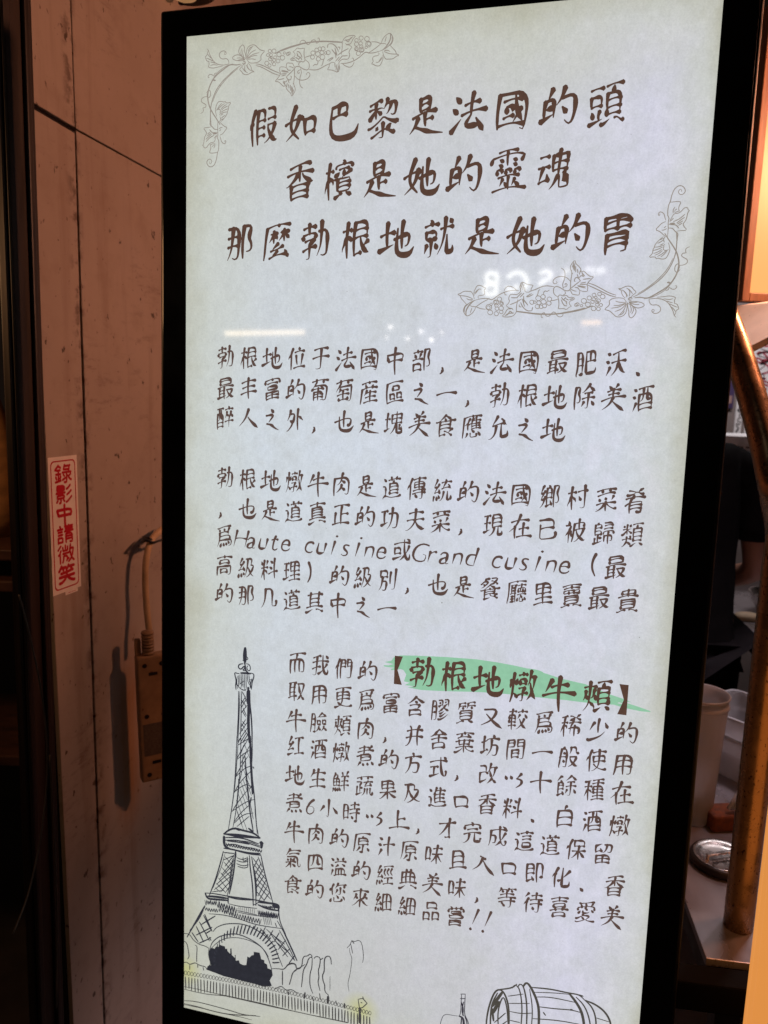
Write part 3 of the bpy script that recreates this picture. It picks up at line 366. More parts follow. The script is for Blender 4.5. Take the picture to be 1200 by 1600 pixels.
# ---- its picture: aged paper, procedural
def screen_material():
    m, nt, bs = nmat('lit_page')
    bs.inputs['Base Color'].default_value = (0.012, 0.012, 0.012, 1); bs.inputs['Roughness'].default_value = 0.04
    tc = N(nt, 'ShaderNodeTexCoord'); sp = N(nt, 'ShaderNodeSeparateXYZ'); nt.links.new(tc.outputs['Generated'], sp.inputs[0])
    u, v = sp.outputs[0], sp.outputs[2]
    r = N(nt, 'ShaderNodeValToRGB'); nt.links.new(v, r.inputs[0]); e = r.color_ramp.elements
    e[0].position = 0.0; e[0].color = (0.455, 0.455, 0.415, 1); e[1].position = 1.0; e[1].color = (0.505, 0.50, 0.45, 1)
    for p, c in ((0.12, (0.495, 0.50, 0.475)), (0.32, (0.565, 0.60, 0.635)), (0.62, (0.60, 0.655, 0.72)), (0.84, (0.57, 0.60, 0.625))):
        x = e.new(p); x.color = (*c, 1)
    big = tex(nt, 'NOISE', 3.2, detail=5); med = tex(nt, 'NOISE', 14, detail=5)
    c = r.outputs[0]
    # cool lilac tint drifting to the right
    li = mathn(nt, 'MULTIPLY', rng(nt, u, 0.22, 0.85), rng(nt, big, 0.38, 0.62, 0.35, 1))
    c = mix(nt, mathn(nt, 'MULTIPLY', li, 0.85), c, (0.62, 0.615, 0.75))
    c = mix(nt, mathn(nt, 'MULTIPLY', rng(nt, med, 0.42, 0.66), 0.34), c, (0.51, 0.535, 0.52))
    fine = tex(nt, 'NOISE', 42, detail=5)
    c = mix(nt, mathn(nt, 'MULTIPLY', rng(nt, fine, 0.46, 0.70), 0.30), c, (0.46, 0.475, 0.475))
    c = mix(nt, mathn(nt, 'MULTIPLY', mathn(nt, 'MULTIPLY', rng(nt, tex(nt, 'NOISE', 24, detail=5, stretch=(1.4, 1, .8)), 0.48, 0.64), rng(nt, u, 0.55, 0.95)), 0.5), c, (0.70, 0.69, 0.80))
    # yellowed edges
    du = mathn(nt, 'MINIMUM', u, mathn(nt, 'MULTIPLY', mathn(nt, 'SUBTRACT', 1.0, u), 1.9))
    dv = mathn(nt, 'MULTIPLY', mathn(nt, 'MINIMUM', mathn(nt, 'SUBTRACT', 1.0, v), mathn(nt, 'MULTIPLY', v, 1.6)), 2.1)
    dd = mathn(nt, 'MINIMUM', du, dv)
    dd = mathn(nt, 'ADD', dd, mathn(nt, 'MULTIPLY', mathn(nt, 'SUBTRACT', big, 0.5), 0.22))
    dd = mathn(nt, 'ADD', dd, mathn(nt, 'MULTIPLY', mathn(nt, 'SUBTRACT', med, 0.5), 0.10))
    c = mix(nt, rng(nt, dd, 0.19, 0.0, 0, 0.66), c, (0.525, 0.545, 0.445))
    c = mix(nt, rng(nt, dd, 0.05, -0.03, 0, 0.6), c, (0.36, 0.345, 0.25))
    # fibre grain and fine tooth
    g1 = tex(nt, 'NOISE', 420, detail=3, rough=0.8); g2 = tex(nt, 'NOISE', 190, detail=3, stretch=(1, 1, 0.6)); g3 = tex(nt, 'NOISE', 70, detail=3)
    k = mathn(nt, 'ADD', rng(nt, g1, 0.25, 0.75, 0.90, 1.10), rng(nt, g2, 0.25, 0.75, -0.05, 0.05))
    k = mathn(nt, 'ADD', k, rng(nt, g3, 0.25, 0.75, -0.03, 0.05))
    cm = N(nt, 'ShaderNodeCombineColor')
    for i in range(3): nt.links.new(k, cm.inputs[i])
    c = mix(nt, 1.0, c, cm.outputs[0], 'MULTIPLY')
    # flecks in the paper
    f = tex(nt, 'NOISE', 150, detail=2); c = mix(nt, rng(nt, f, 0.735, 0.78, 0, 0.75), c, (0.20, 0.19, 0.17))
    f = tex(nt, 'NOISE', 38, detail=3, stretch=(1, 1, 0.6)); c = mix(nt, rng(nt, f, 0.72, 0.76, 0, 0.35), c, (0.33, 0.34, 0.32))
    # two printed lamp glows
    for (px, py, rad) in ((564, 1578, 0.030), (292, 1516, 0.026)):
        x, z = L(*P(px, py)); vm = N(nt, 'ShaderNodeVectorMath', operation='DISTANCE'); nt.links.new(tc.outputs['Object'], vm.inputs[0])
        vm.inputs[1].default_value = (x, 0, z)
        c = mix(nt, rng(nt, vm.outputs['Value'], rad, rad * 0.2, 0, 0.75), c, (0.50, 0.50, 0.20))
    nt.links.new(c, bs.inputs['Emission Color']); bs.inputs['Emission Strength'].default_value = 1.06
    return m
def ink(name, col, var=0.12):
    m, nt, bs = nmat(name)
    bs.inputs['Base Color'].default_value = (0.012, 0.012, 0.012, 1); bs.inputs['Roughness'].default_value = 0.04
    n = tex(nt, 'NOISE', 130, detail=3)
    nt.links.new(mix(nt, rng(nt, n, 0.3, 0.7), tuple(x * (1 - var) for x in col), tuple(x * (1 + var) for x in col)), bs.inputs['Emission Color'])
    bs.inputs['Emission Strength'].default_value = 1.0
    return m
case_m = simple('black_case', (0.006, 0.005, 0.005), 0.45, var=0.3, scale=60, bmp=0.03)
bezel_m = simple('black_bezel_glass', (0.003, 0.003, 0.003), 0.16, var=0.2, scale=8, bmp=0, spec=0.35)
rim_m = simple('dark_rim', (0.012, 0.009, 0.008), 0.35, var=0.3, scale=90, bmp=0.03)

FX0, FX1, FY0, FY1 = -0.0412, 0.6942, -0.0372, YB
def lx(x): return x - SW / 2
def lz(y): return YB - y
MB().box((lx(FX0), 0.004, lz(FY1)), (lx(FX1), 0.062, lz(FY0))).build('housing', case_m, poster, bevel=0.004, seg=3)
MB().box((lx(FX0 + 0.005), 0.0012, lz(SH + 0.055)), (lx(FX1 - 0.005), 0.006, lz(FY0 + 0.005))).build('bezel', bezel_m, poster, bevel=0.001)
MB().box((lx(FX0 + 0.005), 0.0012, lz(FY1 - 0.02)), (lx(FX1 - 0.005), 0.006, lz(SH + 0.060))).build('lower_panel', case_m, poster, bevel=0.001)
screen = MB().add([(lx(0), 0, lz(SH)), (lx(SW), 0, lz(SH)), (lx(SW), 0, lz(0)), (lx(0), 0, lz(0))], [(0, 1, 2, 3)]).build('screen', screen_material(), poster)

# ---- brush writing: every character is a set of pen strokes, coded as point pairs
GLYPH = {}
for ch, strokes in GLYPHS.items():
    GLYPH[ch] = [[(q[i] / 100, q[i + 1] / 100) for i in range(0, len(q), 2)] for q in strokes]
def smooth(pts, it=2):
    for _ in range(it):
        if len(pts) < 3: return pts
        q = [pts[0]]
        for (x0, y0), (x1, y1) in zip(pts, pts[1:]):
            q += [(x0*.75 + x1*.25, y0*.75 + y1*.25), (x0*.25 + x1*.75, y0*.25 + y1*.75)]
        q.append(pts[-1]); pts = q
    return pts
def resample(p, n):
    Ls = [0]
    for a, b in zip(p, p[1:]): Ls.append(Ls[-1] + math.hypot(b[0]-a[0], b[1]-a[1]))
    o = []; j = 0
    for i in range(n + 1):
        t = Ls[-1] * i / n
        while j < len(p) - 2 and Ls[j+1] < t: j += 1
        f = (t - Ls[j]) / max(Ls[j+1] - Ls[j], 1e-9)
        o.append((p[j][0] + (p[j+1][0]-p[j][0])*f, p[j][1] + (p[j+1][1]-p[j][1])*f))
    return o, Ls[-1]
def prof(k, t):
    if k == 'z': return .62 + .5*math.exp(-((t-.42)/.16)**2) + .12*math.exp(-(t/.1)**2) - .38*max(0, (t-.72)/.28)
    if k == 'h': return .74 - .34*math.sin(math.pi*t**.8) + .52*max(0, (t-.70)/.30)
    if k == 'v': return 1.18 - .34*t - .24*math.sin(math.pi*t) - .42*max(0, (t-.76)/.24)
    if k == 'p': return 1.28 - 1.14*t**.85
    if k == 'n': return .45 + .85*math.sin(min(t/.78, 1)*math.pi/2)**1.5 - 1.05*max(0, (t-.78)/.22)
    if k == 'd': return .30 + .98*math.sin(math.pi*min(1, t*.66 + .02))
    if k == 'line': return 1.0 - 0.35*abs(2*t - 1)**4
    return 1
def kind_of(p, ln):
    dx = p[-1][0]-p[0][0]; dy = p[-1][1]-p[0][1]
    if ln < .17: return 'd'
    if len(p) > 2 and abs(p[1][1]-p[0][1]) < .5*abs(p[1][0]-p[0][0]) and p[-1][1] < p[0][1] - .12: return 'z'
    if abs(dy) < .42*abs(dx): return 'h'
    if abs(dx) < .16*abs(dy): return 'v'
    return 'p' if dx*dy > 0 else 'n'
def ribbon(pts, w, kind=None, n=None, it=2):
    p = smooth(pts, it); q, ln = resample(p, 2); k = kind or kind_of(pts, ln)
    n = n or max(5, min(16, int(ln/.05) + 4)); q, ln = resample(p, n)
    if k in 'hv' and len(pts) < 5:
        dx = q[-1][0]-q[0][0]; dy = q[-1][1]-q[0][1]; b = .065 if k == 'h' else -.035
        q = [(x - dy*b*math.sin(math.pi*i/n), y + dx*b*math.sin(math.pi*i/n)) for i, (x, y) in enumerate(q)]
    l = []; r = []
    for i, (x, y) in enumerate(q):
        a = q[max(0, i-1)]; c = q[min(n, i+1)]; tx, ty = c[0]-a[0], c[1]-a[1]; m = math.hypot(tx, ty) or 1; tx /= m; ty /= m
        h = w*.5*prof(k, i/n)
        if i == 0:
            l.append((x - tx*h*.7 - ty*h*.35, y - ty*h*.7 + tx*h*.35)); r.append((x - tx*h*.7 + ty*h*.35, y - ty*h*.7 - tx*h*.35))
        l.append((x - ty*h, y + tx*h)); r.append((x + ty*h, y - tx*h))
        if i == n:
            l.append((x + tx*h*.7 - ty*h*.35, y + ty*h*.7 + tx*h*.35)); r.append((x + tx*h*.7 + ty*h*.35, y + ty*h*.7 - tx*h*.35))
    return l, r
class Ink:
    """flat printed strokes on the page, each a hair above the one before"""
    def __init__(s, base=0.0003): s.mb = MB(); s.k = 0; s.base = base
    def strip(s, l, r):
        y = -(s.base + 0.000004 * (s.k % 60)); s.k += 1
        vs = []
        for a, b in zip(l, r): vs += [(a[0], y, a[1]), (b[0], y, b[1])]
        s.mb.add(vs, [(2*i, 2*i+1, 2*i+3, 2*i+2) for i in range(len(l) - 1)])
    def poly(s, pts):
        y = -(s.base + 0.000004 * (s.k % 60)); s.k += 1
        s.mb.add([(x, y, z) for x, z in pts], [tuple(range(len(pts)))])
    def line(s, pix, w=1.3, it=2, dens=None):       # pixel polyline of the photograph, width in its pixels
        q = [L(*P(*p)) for p in pix]
        ln = sum(math.hypot(b[0]-a[0], b[1]-a[1]) for a, b in zip(q, q[1:]))
        n = dens or max(3, min(60, int(ln / 0.0022) + 2, ))
        s.strip(*ribbon(q, w * 1.22 / 1240, 'line', n, it))
    def glyph(s, ch, x, y, em, wid, sl=.175, sx=1.0, sy=1.0, kind=None, it=True):
        st = GLYPH[ch]; wv = wid * max(.70, min(1.06, 1.12 - .02*len(st)))
        jx, jy, ja = random.uniform(-.016, .016), random.uniform(-.016, .016), random.uniform(-.035, .035)
        for k in st:
            pts = []
            for gx, gy in k:
                a, b = gx - .5, gy - .36
                X, Y = a*.9 + b*.03, b + a*sl
                X, Y = X + Y*ja + jx, Y - X*ja + jy
                pts.append((X, Y))
            l, r = ribbon(pts, wv, kind)
            f = lambda p: (x + p[0]*em*sx, y + p[1]*em*sy)
            s.strip([f(p) for p in l], [f(p) for p in r])
    def build(s, name, mat, parent=screen): return s.mb.build(name, mat, parent)

def write(I, text, x0, y, pitch, em, wid, sx=1.0, sy=1.0):
    """x0, y = centre of the first character on the panel; Latin letters take half a pitch"""
    x = x0 - pitch / 2
    for ch in text:
        if ord(ch) < 128:
            if ch != ' ':
                xx, zz = L(x + pitch * .25, y)
                for k in GLYPH[ch]:
                    cx = (min(p[0] for q in GLYPH[ch] for p in q) + max(p[0] for q in GLYPH[ch] for p in q)) / 2
                    pts = [((gx - cx) * 1.12 + (gy - .36) * .30, (gy - .36) * 1.24 + (gx - cx) * .0) for gx, gy in k]
                    l, r = ribbon(pts, wid * .92)
                    I.strip([(xx + p[0]*em, zz + p[1]*em) for p in l], [(xx + p[0]*em, zz + p[1]*em) for p in r])
            x += pitch / 2; continue
        xx, zz = L(x + pitch / 2, y)
        if ch in '（）': I_sl = 0.0
        else: I_sl = .175
        I.glyph(ch, xx, zz, em, wid, I_sl, sx, sy)
        x += pitch
brown = ink('brown_title_ink', (0.098, 0.052, 0.037)); brown2 = ink('brown_text_ink', (0.105, 0.064, 0.054))
I = Ink()
for t, x, y in (('假如巴黎是法國的頭', .1093, .1172), ('香檳是她的靈魂', .1601, .188), ('那麼勃根地就是她的胃', .0784, .2610)):
    write(I, t, x, y,   .0531, .0475, .120, .98, 1.08)
I.build('headline', brown)
PAR = ((.0602, ((.4100, '勃根地位于法國中部，是法國最肥沃、'), (.4512, '最丰富的葡萄産區之一，勃根地除美酒'), (.4909, '醉人之外，也是塊美食應允之地'))),
       (.0602, ((.5733, '勃根地燉牛肉是道傳統的法國鄉村菜肴'), (.6140, '，也是道真正的功夫菜，現在已被歸類'), (.6550, '爲Haute cuisine或Grand cusine（最'), (.6958, '高級料理）的級別，也是餐廳里賣最貴'), (.7352, '的那几道其中之一'))),
       (.1713, ((.8230, '而我們的'), (.8636, '取用更爲富含膠質又較爲稀少的'), (.9043, '牛臉頰肉，并舍棄坊間一般使用'), (.9432, '红酒燉煮的方式，改以十餘種在'), (.9858, '地生鮮蔬果及進口香料、白酒燉'), (1.0272, '煮6小時以上，才完成這道保留'), (1.0686, '牛肉的原汁原味且入口即化、香'), (1.1106, '氣四溢的經典美味，等待喜愛美'), (1.1510, '食的您來細細品嘗!!'))))
for x0, lines in PAR:
    I = Ink()
    for y, t in lines: write(I, t, x0, y, .0336, .0310, .112, .96, 1.05)
    I.build('paragraph', brown2)

# ---- green brush mark and the dish name over it
def pts(s, ox, oy, k): return [(ox + float(a)/k, oy + float(b)/k) for a, b in (p.split(',') for p in s.split())]
green = ink('green_brush', (0.285, 0.560, 0.375), 0.06)
I = Ink(0.00012)
I.poly([L(*P(*p)) for p in pts('60,90 72,74 100,67 170,68 300,74 430,84 520,97 600,112 680,130 740,148 800,168 860,182 905,192 960,215 1010,236 1070,256 1105,270 1060,268 1045,275 1110,288 1190,314 1150,311 1080,297 1030,282 960,276 900,272 820,262 740,254 660,246 590,238 500,230 420,226 330,224 250,221 190,218 130,206 160,202 118,196 140,186 115,180 125,150 112,130 40,112 70,105 30,96', 590, 1000, 2.79)])
I.line(pts('60,128 120,118 150,124', 590, 1000, 2.79), 3)
I.line(pts('28,112 60,116 110,120', 590, 1000, 2.79), 2.5)
I.line(pts('640,126 690,132 720,142', 590, 1000, 2.79), 2.5)
I.line(pts('1030,262 1110,285 1188,312', 590, 1000, 2.79), 2)
I.build('highlight_stroke', green)
I = Ink(0.0007)
for ch, px, py in (('勃', 660, 1051), ('根', 710, 1057), ('地', 764, 1063), ('燉', 817.6, 1074), ('牛', 872.5, 1081.5), ('頰', 932, 1089)):
    x, y = P(px, py); xx, zz = L(x, y); I.glyph(ch, xx, zz, .0435, .126, .17, .96, 1.05)
for px, py, s in ((622, 1047, 1), (974, 1093, -1)):
    x, z = L(*P(px, py)); h, b = .0195, .0055
    I.strip([(x - s*b*.9, z + h), (x - s*b*.9, z), (x - s*b*.9, z - h)], [(x + s*b*1.1, z + h), (x - s*b*.1, z), (x + s*b*1.1, z - h)])
I.build('dish_name', brown)

# ---- vine ornament, traced once and turned half round for the lower corner
A1 = lambda s: pts(s, 300, 50, 10)
A2 = lambda s: pts(s, 400, 50, 10)
A3 = lambda s: pts(s, 500, 40, 8.571)
A4 = lambda s: pts(s, 300, 140, 12.31)
vine = []
def vl(f, s, w=1.25): vine.append((f(s), w))
def ring(f, cx, cy, r, k=1.05, w=1.15):
    vine.append((f(' '.join('%.1f,%.1f' % (cx + r*math.cos(a*.7), cy + r*k*math.sin(a*.7)) for a in range(10))), w))
vl(A1, '760,505 690,520 600,505 520,565 400,660 335,730 280,840 250,940 245,1040 265,1140 300,1230 400,1380 440,1450', 2.0)
vl(A1, '640,500 560,520 470,575 390,645 340,715', 1.1)
vl(A1, '780,515 680,580 560,690 470,780 390,890 340,1000 310,1100 290,1200 290,1350 300,1430', 1.5)
vl(A1, '720,570 610,660 500,775 420,880 360,990 325,1100', 1.2)
vl(A1, '230,950 260,900 295,930 290,1010 250,1040 235,990 250,930')
vl(A1, '580,500 575,450 540,410 480,430 435,400 425,350 450,310 500,290 540,320 535,355 505,355 505,325 525,315')
vl(A1, '580,500 500,520 430,515 370,490 330,450 290,380 265,320 260,285 235,265')
vl(A1, '260,285 240,330 245,360 200,395 220,410 225,455 280,465 260,490 275,510 245,550 330,570 400,550 480,535')
vl(A1, '300,410 270,380 250,350'); vl(A1, '330,455 280,430 230,410'); vl(A1, '400,520 330,510 290,530'); vl(A1, '360,490 320,475 290,470')
vl(A1, '235,1010 190,1015 145,1050 150,1100 205,1125 230,1150 205,1190 165,1180 185,1225 170,1260 135,1275')
vl(A1, '340,690 320,670 285,660 260,680 245,720 275,715'); vl(A1, '345,690 350,650 385,640')
vl(A1, '325,740 350,760 370,755', 2.5)
# flower at the corner
vl(A1, '830,430 760,370 725,310 750,240 795,190 825,240 820,300 840,350 845,420'); vl(A1, '790,400 760,330 785,260'); vl(A1, '810,390 790,330 800,280')
vl(A1, '850,420 740,360 700,355 625,395 650,440 760,455 830,440'); vl(A1, '830,430 760,405 700,410'); vl(A1, '825,435 770,430 720,445')
vl(A1, '850,420 850,330 865,250 920,205 985,200 1020,240 1050,265 1080,290 1150,295 1100,340 1070,385 1090,430 1040,475 960,490 890,485 870,440 850,425')
vl(A1, '860,400 890,300 940,240'); vl(A1, '860,410 920,320 1000,280'); vl(A1, '865,415 950,350 1050,325'); vl(A1, '868,420 960,370 1020,370'); vl(A1, '870,430 940,420 1000,435'); vl(A1, '880,300 900,250 960,225')
vl(A1, '820,490 780,550 735,590 780,620 800,660 850,675 910,650 935,625 990,625 930,605 930,560 910,520 880,490'); vl(A1, '830,520 820,590 850,630'); vl(A1, '850,520 880,580 930,610'); vl(A1, '790,560 820,610 870,640'); vl(A1, '800,470 830,460 840,490 810,510 790,490', 1.8); vl(A1, '870,500 860,540 900,590')
# big leaf below the stem
vl(A4, '480,520 450,420 455,360 485,270 510,235 570,225 620,250 655,215 640,250 680,265 770,240 700,320 705,390 680,430 680,470 640,530 600,580 560,620')
for s in ('490,380 540,300 580,265', '500,385 570,310 630,270', '560,380 610,320 670,290', '570,400 620,350 690,320', '560,440 620,400 700,370', '555,470 610,440 680,430', '550,500 600,470', '560,560 600,520 640,500', '560,590 610,560', '470,400 510,375 560,400 540,440 550,470 530,490', '540,520 560,580 530,620'): vl(A4, s)
vl(A4, '530,620 570,660 620,710 690,730 640,790 600,850 540,880'); vl(A4, '520,760 560,730 590,730'); vl(A4, '530,800 560,770')
vl(A4, '500,620 495,760 505,860 490,960 520,960 520,1150 490,1220 480,1330 440,1450 370,1500 310,1470 280,1400 310,1345 360,1335 390,1380 370,1430 340,1440 345,1390', 1.3)
vl(A4, '540,900 560,960 570,1010 620,1050 655,1030 655,980 630,970 635,1010')
vl(A4, '360,400 355,640 345,670 370,700 400,720 430,770 490,770', 1.5); vl(A4, '345,650 375,660 370,700 350,690')
vl(A4, '370,720 300,735 250,735 220,750 270,800 290,850 250,900 235,980 230,1050 200,1075 235,1085 225,1120 280,1130 320,1060 370,1020 430,1020 450,960 480,900')
for s in ('300,860 350,820', '290,900 370,840', '270,960 380,860', '270,1010 340,930 430,880', '430,940 480,880', '340,770 380,830 470,830', '350,780 380,820', '400,850 490,830', '410,860 480,850'): vl(A4, s, 1.4)
vl(A4, '350,1060 370,1110 350,1180 330,1220 400,1225 490,1210'); vl(A4, '350,1070 400,1040 430,1050'); vl(A4, '390,1100 420,1070'); vl(A4, '420,1130 445,1080 440,1030')
# upper arm
vl(A2, '0,500 70,510 160,550 260,600 380,650', 1.5); vl(A2, '0,525 90,550 180,600 280,655 370,680', 1.4)
for c in ((218,300,28), (282,300,34), (187,362,24), (236,364,26), (222,425,28), (170,490,34), (212,525,28), (285,440,26), (284,505,28), (345,455,32), (360,355,36), (415,405,38), (445,330,20), (500,345,26), (520,335,24), (300,400,26), (240,400,22), (260,470,20)): ring(A2, *c)
vl(A2, '300,340 400,285 520,240 680,195 820,165 980,150 1200,152', 2.1); vl(A2, '400,300 540,245 700,200', 1.2)
vl(A2, '690,190 690,150 730,125 775,145 790,190 830,205 850,170 880,125 930,125 945,180 965,180 1000,130 985,90 960,95 970,115')
vl(A2, '580,310 620,285 645,245 670,265 730,260 765,250 750,300 755,390 775,440 740,480 700,450 650,480 620,430 600,450 525,440 570,400 600,395 620,350 580,310')
for s in ('640,310 680,310 700,350', '620,400 660,420', '640,370 700,400 720,440', '700,340 720,400', '660,440 690,400', '560,430 610,410', '640,330 660,380'): vl(A2, s, 1.5)
vl(A2, '770,400 820,380 870,370'); vl(A2, '775,440 820,470 840,520 825,590 780,600 720,570 680,540 620,540 600,580 605,690 590,800 600,860', 1.4)
for c in ((890,330,34), (885,395,34), (950,285,32), (1000,265,30), (1050,265,34), (965,345,38), (1030,325,32), (975,425,34), (1040,395,40), (1090,330,22), (1130,325,34)): ring(A2, *c)
vl(A2, '970,460 970,500 940,525 930,500 890,535'); vl(A2, '1080,400 1050,450 1045,510 1020,535'); vl(A2, '680,530 660,500 700,470')
vl(A2, '830,590 930,600 1000,580 1080,530 1170,490', 1.4)
vl(A2, '600,570 550,545 520,545'); vl(A2, '610,560 580,510 580,490 520,490 480,480 475,560')
vl(A2, '475,560 430,545 365,550 380,590 365,610 390,640 370,690 330,740 290,790 340,770 400,820 440,865 470,820 470,880 510,930 550,960 555,1020 590,970 620,910 610,860 580,800')
for s in ('400,600 500,620', '400,620 510,630', '390,660 480,650', '400,690 470,670', '340,750 440,730', '480,700 540,640 600,580', '480,560 500,600 545,600', '420,780 450,820', '440,780 460,840', '490,800 480,860', '510,820 520,880', '540,830 545,920', '560,850 560,960', '570,870 575,940', '500,740 540,760 560,690 540,690', '590,900 570,980', '470,700 500,740 520,800', '430,770 470,790 490,750'): vl(A2, s, 1.45)
vl(A2, '610,690 650,740 720,760 800,740 845,690 845,645 810,630 780,660 800,675'); vl(A2, '700,590 650,610 650,650 690,650 670,625'); vl(A2, '700,570 715,640 690,700 680,800 700,860 740,880')
# end of the arm
vl(A3, '0,210 120,215 300,225', 2.2); vl(A3, '300,215 300,300 285,390')
vl(A3, '300,220 330,160 400,135 490,135 440,180 420,240 370,270 340,240'); vl(A3, '330,200 400,190 440,150', 1.6); vl(A3, '345,190 380,230 400,180 420,160', 1.6)
vl(A3, '380,260 440,290 400,320 385,370 405,385 380,460 310,445 260,480 250,520 270,560 240,635 200,610 150,595 90,595 130,550 120,520 160,490 200,500')
for s in ('110,250 165,240 220,285 250,350', '220,400 160,320', '230,400 200,300', '240,400 300,350 380,310', '290,410 370,405', '210,480 260,420', '240,480 300,410', '210,350 215,440', '230,520 215,600', '250,540 230,620', '260,560 250,620', '240,290 270,290 265,320', '100,470 160,430 190,430 120,480', '350,260 400,250', '200,500 205,560', '110,250 100,300'): vl(A3, s, 1.5)
for c in ((490,200,26), (552,170,30), (490,250,30), (545,240,26), (630,180,34), (650,250,40), (655,245,26), (490,315,28), (490,318,16), (560,325,36), (565,330,20), (552,285,26), (515,375,30), (620,295,18)): ring(A3, *c)
vl(A3, '280,510 350,510 450,480 540,420 610,350 650,370 720,370 800,345', 1.4); vl(A3, '300,510 340,545 400,565 440,540 460,490'); vl(A3, '425,440 445,435 455,470')
vl(A3, '690,220 760,220 810,245 870,240 890,255'); vl(A3, '660,360 740,310 820,240'); vl(A3, '640,370 700,370')
vl(A3, '820,235 840,180 880,130 940,95 970,140 985,180 960,250 930,265 880,310 800,345'); vl(A3, '945,110 950,180 900,270 840,330', 2.0); vl(A3, '870,220 890,150'); vl(A3, '970,150 965,230 920,270')
vl(A3, '940,265 980,310 1020,350 1015,380 1075,400 1030,405 980,450 910,450 880,455 850,400 840,350'); vl(A3, '860,340 910,330 940,350'); vl(A3, '860,350 930,380 1040,385'); vl(A3, '870,330 920,335')
vl(A3, '840,400 850,440 820,510 800,545 740,540 720,520 680,510 720,490 700,440 720,410 780,405 800,380 780,365'); vl(A3, '830,420 790,480'); vl(A3, '840,430 780,500 750,490')
lineink = ink('grey_ornament_ink', (0.30, 0.26, 0.225))
I = Ink(); I2 = Ink()
for q, wd in vine:
    I.line(q, wd * .82)
    pp = [P(*a) for a in q]
    pp = [L(0.657 - a[0], 0.3735 - a[1]) for a in pp]
    ln = sum(math.hypot(b[0]-a[0], b[1]-a[1]) for a, b in zip(pp, pp[1:]))
    I2.strip(*ribbon(pp, wd * 1.0 / 1240, 'line', max(3, min(60, int(ln/0.0022) + 2))))
I.build('vine_ornament', lineink); I2.build('vine_ornament', lineink)

# ---- ink sketch of the tower
B1 = lambda s: pts(s, 340, 1000, 10)
B2 = lambda s: pts(s, 330, 1150, 9.41)
B3 = lambda s: pts(s, 280, 1300, 6)
B4 = lambda s: pts(s, 280, 1400, 6)
tower = Ink()
def tl(f, s, w=1.5): tower.line(f(s), w)
tl(B1, '410,330 405,230 420,140 433,100 445,150 450,260 440,350', 2.2); tl(B1, '425,380 428,250 432,120', 3.2); tl(B1, '450,260 470,270 480,305 390,315')
tl(B1, '400,370 350,375 325,400 330,440 370,460 400,420 430,400 420,460 380,470 440,480', 2.0); tl(B1, '445,370 490,375 515,420 510,480 470,480 455,420 480,400'); tl(B1, '430,380 440,480 480,510', 2.5)
tl(B1, '360,515 420,515 520,525', 3.0); tl(B1, '340,525 300,520 265,500 275,560 295,640 280,700 290,775', 1.8); tl(B1, '520,515 575,530 560,610 540,650 530,770', 1.8)
for s in ('310,560 300,640 310,760', '330,550 330,740', '350,540 350,700', '370,530 380,700 360,760', '395,530 400,740', '420,530 425,770', '445,540 450,760', '465,530 470,640 500,700', '490,540 500,660', '505,620 550,620', '510,640 510,760', '300,680 350,760 440,790', '340,740 400,790 450,770', '350,690 390,650 420,640', '540,600 510,700 530,760', '290,640 300,700', '370,700 410,700'): tl(B1, s, 1.2)
tl(B1, '480,740 485,900 490,1050 480,1300 500,1600', 4.6); tl(B1, '505,790 505,1000 525,1150 540,1400 540,1600', 2.3); tl(B1, '465,800 470,1000', 3.0)
tl(B1, '330,800 330,1100 315,1400 305,1600', 1.7); tl(B1, '350,800 345,1000 335,1300 320,1600', 1.2); tl(B1, '380,800 370,1000 370,1200 360,1500')
for s in ('380,800 430,880 450,960', '440,880 360,1020', '370,930 420,990 450,1050', '450,920 370,1060', '385,1100 440,1200', '400,1060 450,1180', '440,1240 360,1370', '460,1290 340,1470', '470,1370 330,1570', '390,1270 440,1330', '370,1300 430,1380', '450,1450 360,1600', '380,1130 460,1020', '420,1400 470,1480', '360,1360 400,1420', '490,1450 400,1590'): tl(B1, s, 1.35)
tl(B2, '380,0 375,150 360,500 340,800 300,1100 255,1370', 1.6); tl(B2, '400,0 395,150 365,600 345,800', 1.1); tl(B2, '575,0 580,200 590,480 605,700 610,850', 3.8); tl(B2, '605,0 605,300 590,480 640,900 655,1150 680,1440', 1.9)
tl(B2, '440,0 435,300 430,500 400,800 360,1150 320,1350', 1.5); tl(B2, '405,630 410,700 380,1000', 2.2); tl(B2, '500,300 520,600 545,850 570,1100 620,1400', 2.4); tl(B2, '470,250 460,500 410,700', 1.2); tl(B2, '640,930 650,1200 700,1470', 1.0)
for s in ('560,30 390,135', '440,20 390,110', '560,210 480,260 385,340', '540,50 440,220 380,330', '580,440 480,480 350,610', '540,300 430,460 355,600', '600,460 630,450 625,480', '590,510 420,680 330,850', '560,700 460,730 330,830', '530,800 370,1000 310,1110', '640,930 520,960 310,1105', '580,1000 440,1120 340,1260', '620,1130 470,1150 340,1280', '560,1180 380,1330', '480,130 440,250', '560,150 440,400'): tl(B2, s, 1.35)
for x0, y0 in ((440, 680), (470, 640), (430, 780), (400, 850), (370, 940), (360, 1040), (500, 620), (380, 1110), (480, 500), (470, 380), (440, 1140), (470, 60)): tl(B2, '%d,%d %d,%d' % (x0, y0, x0 + 95, y0 + 260), 0.9)
tl(B2, '540,720 600,740 560,780'); tl(B2, '570,960 620,1220', 1.2); tl(B2, '590,900 570,1000', 2.2)
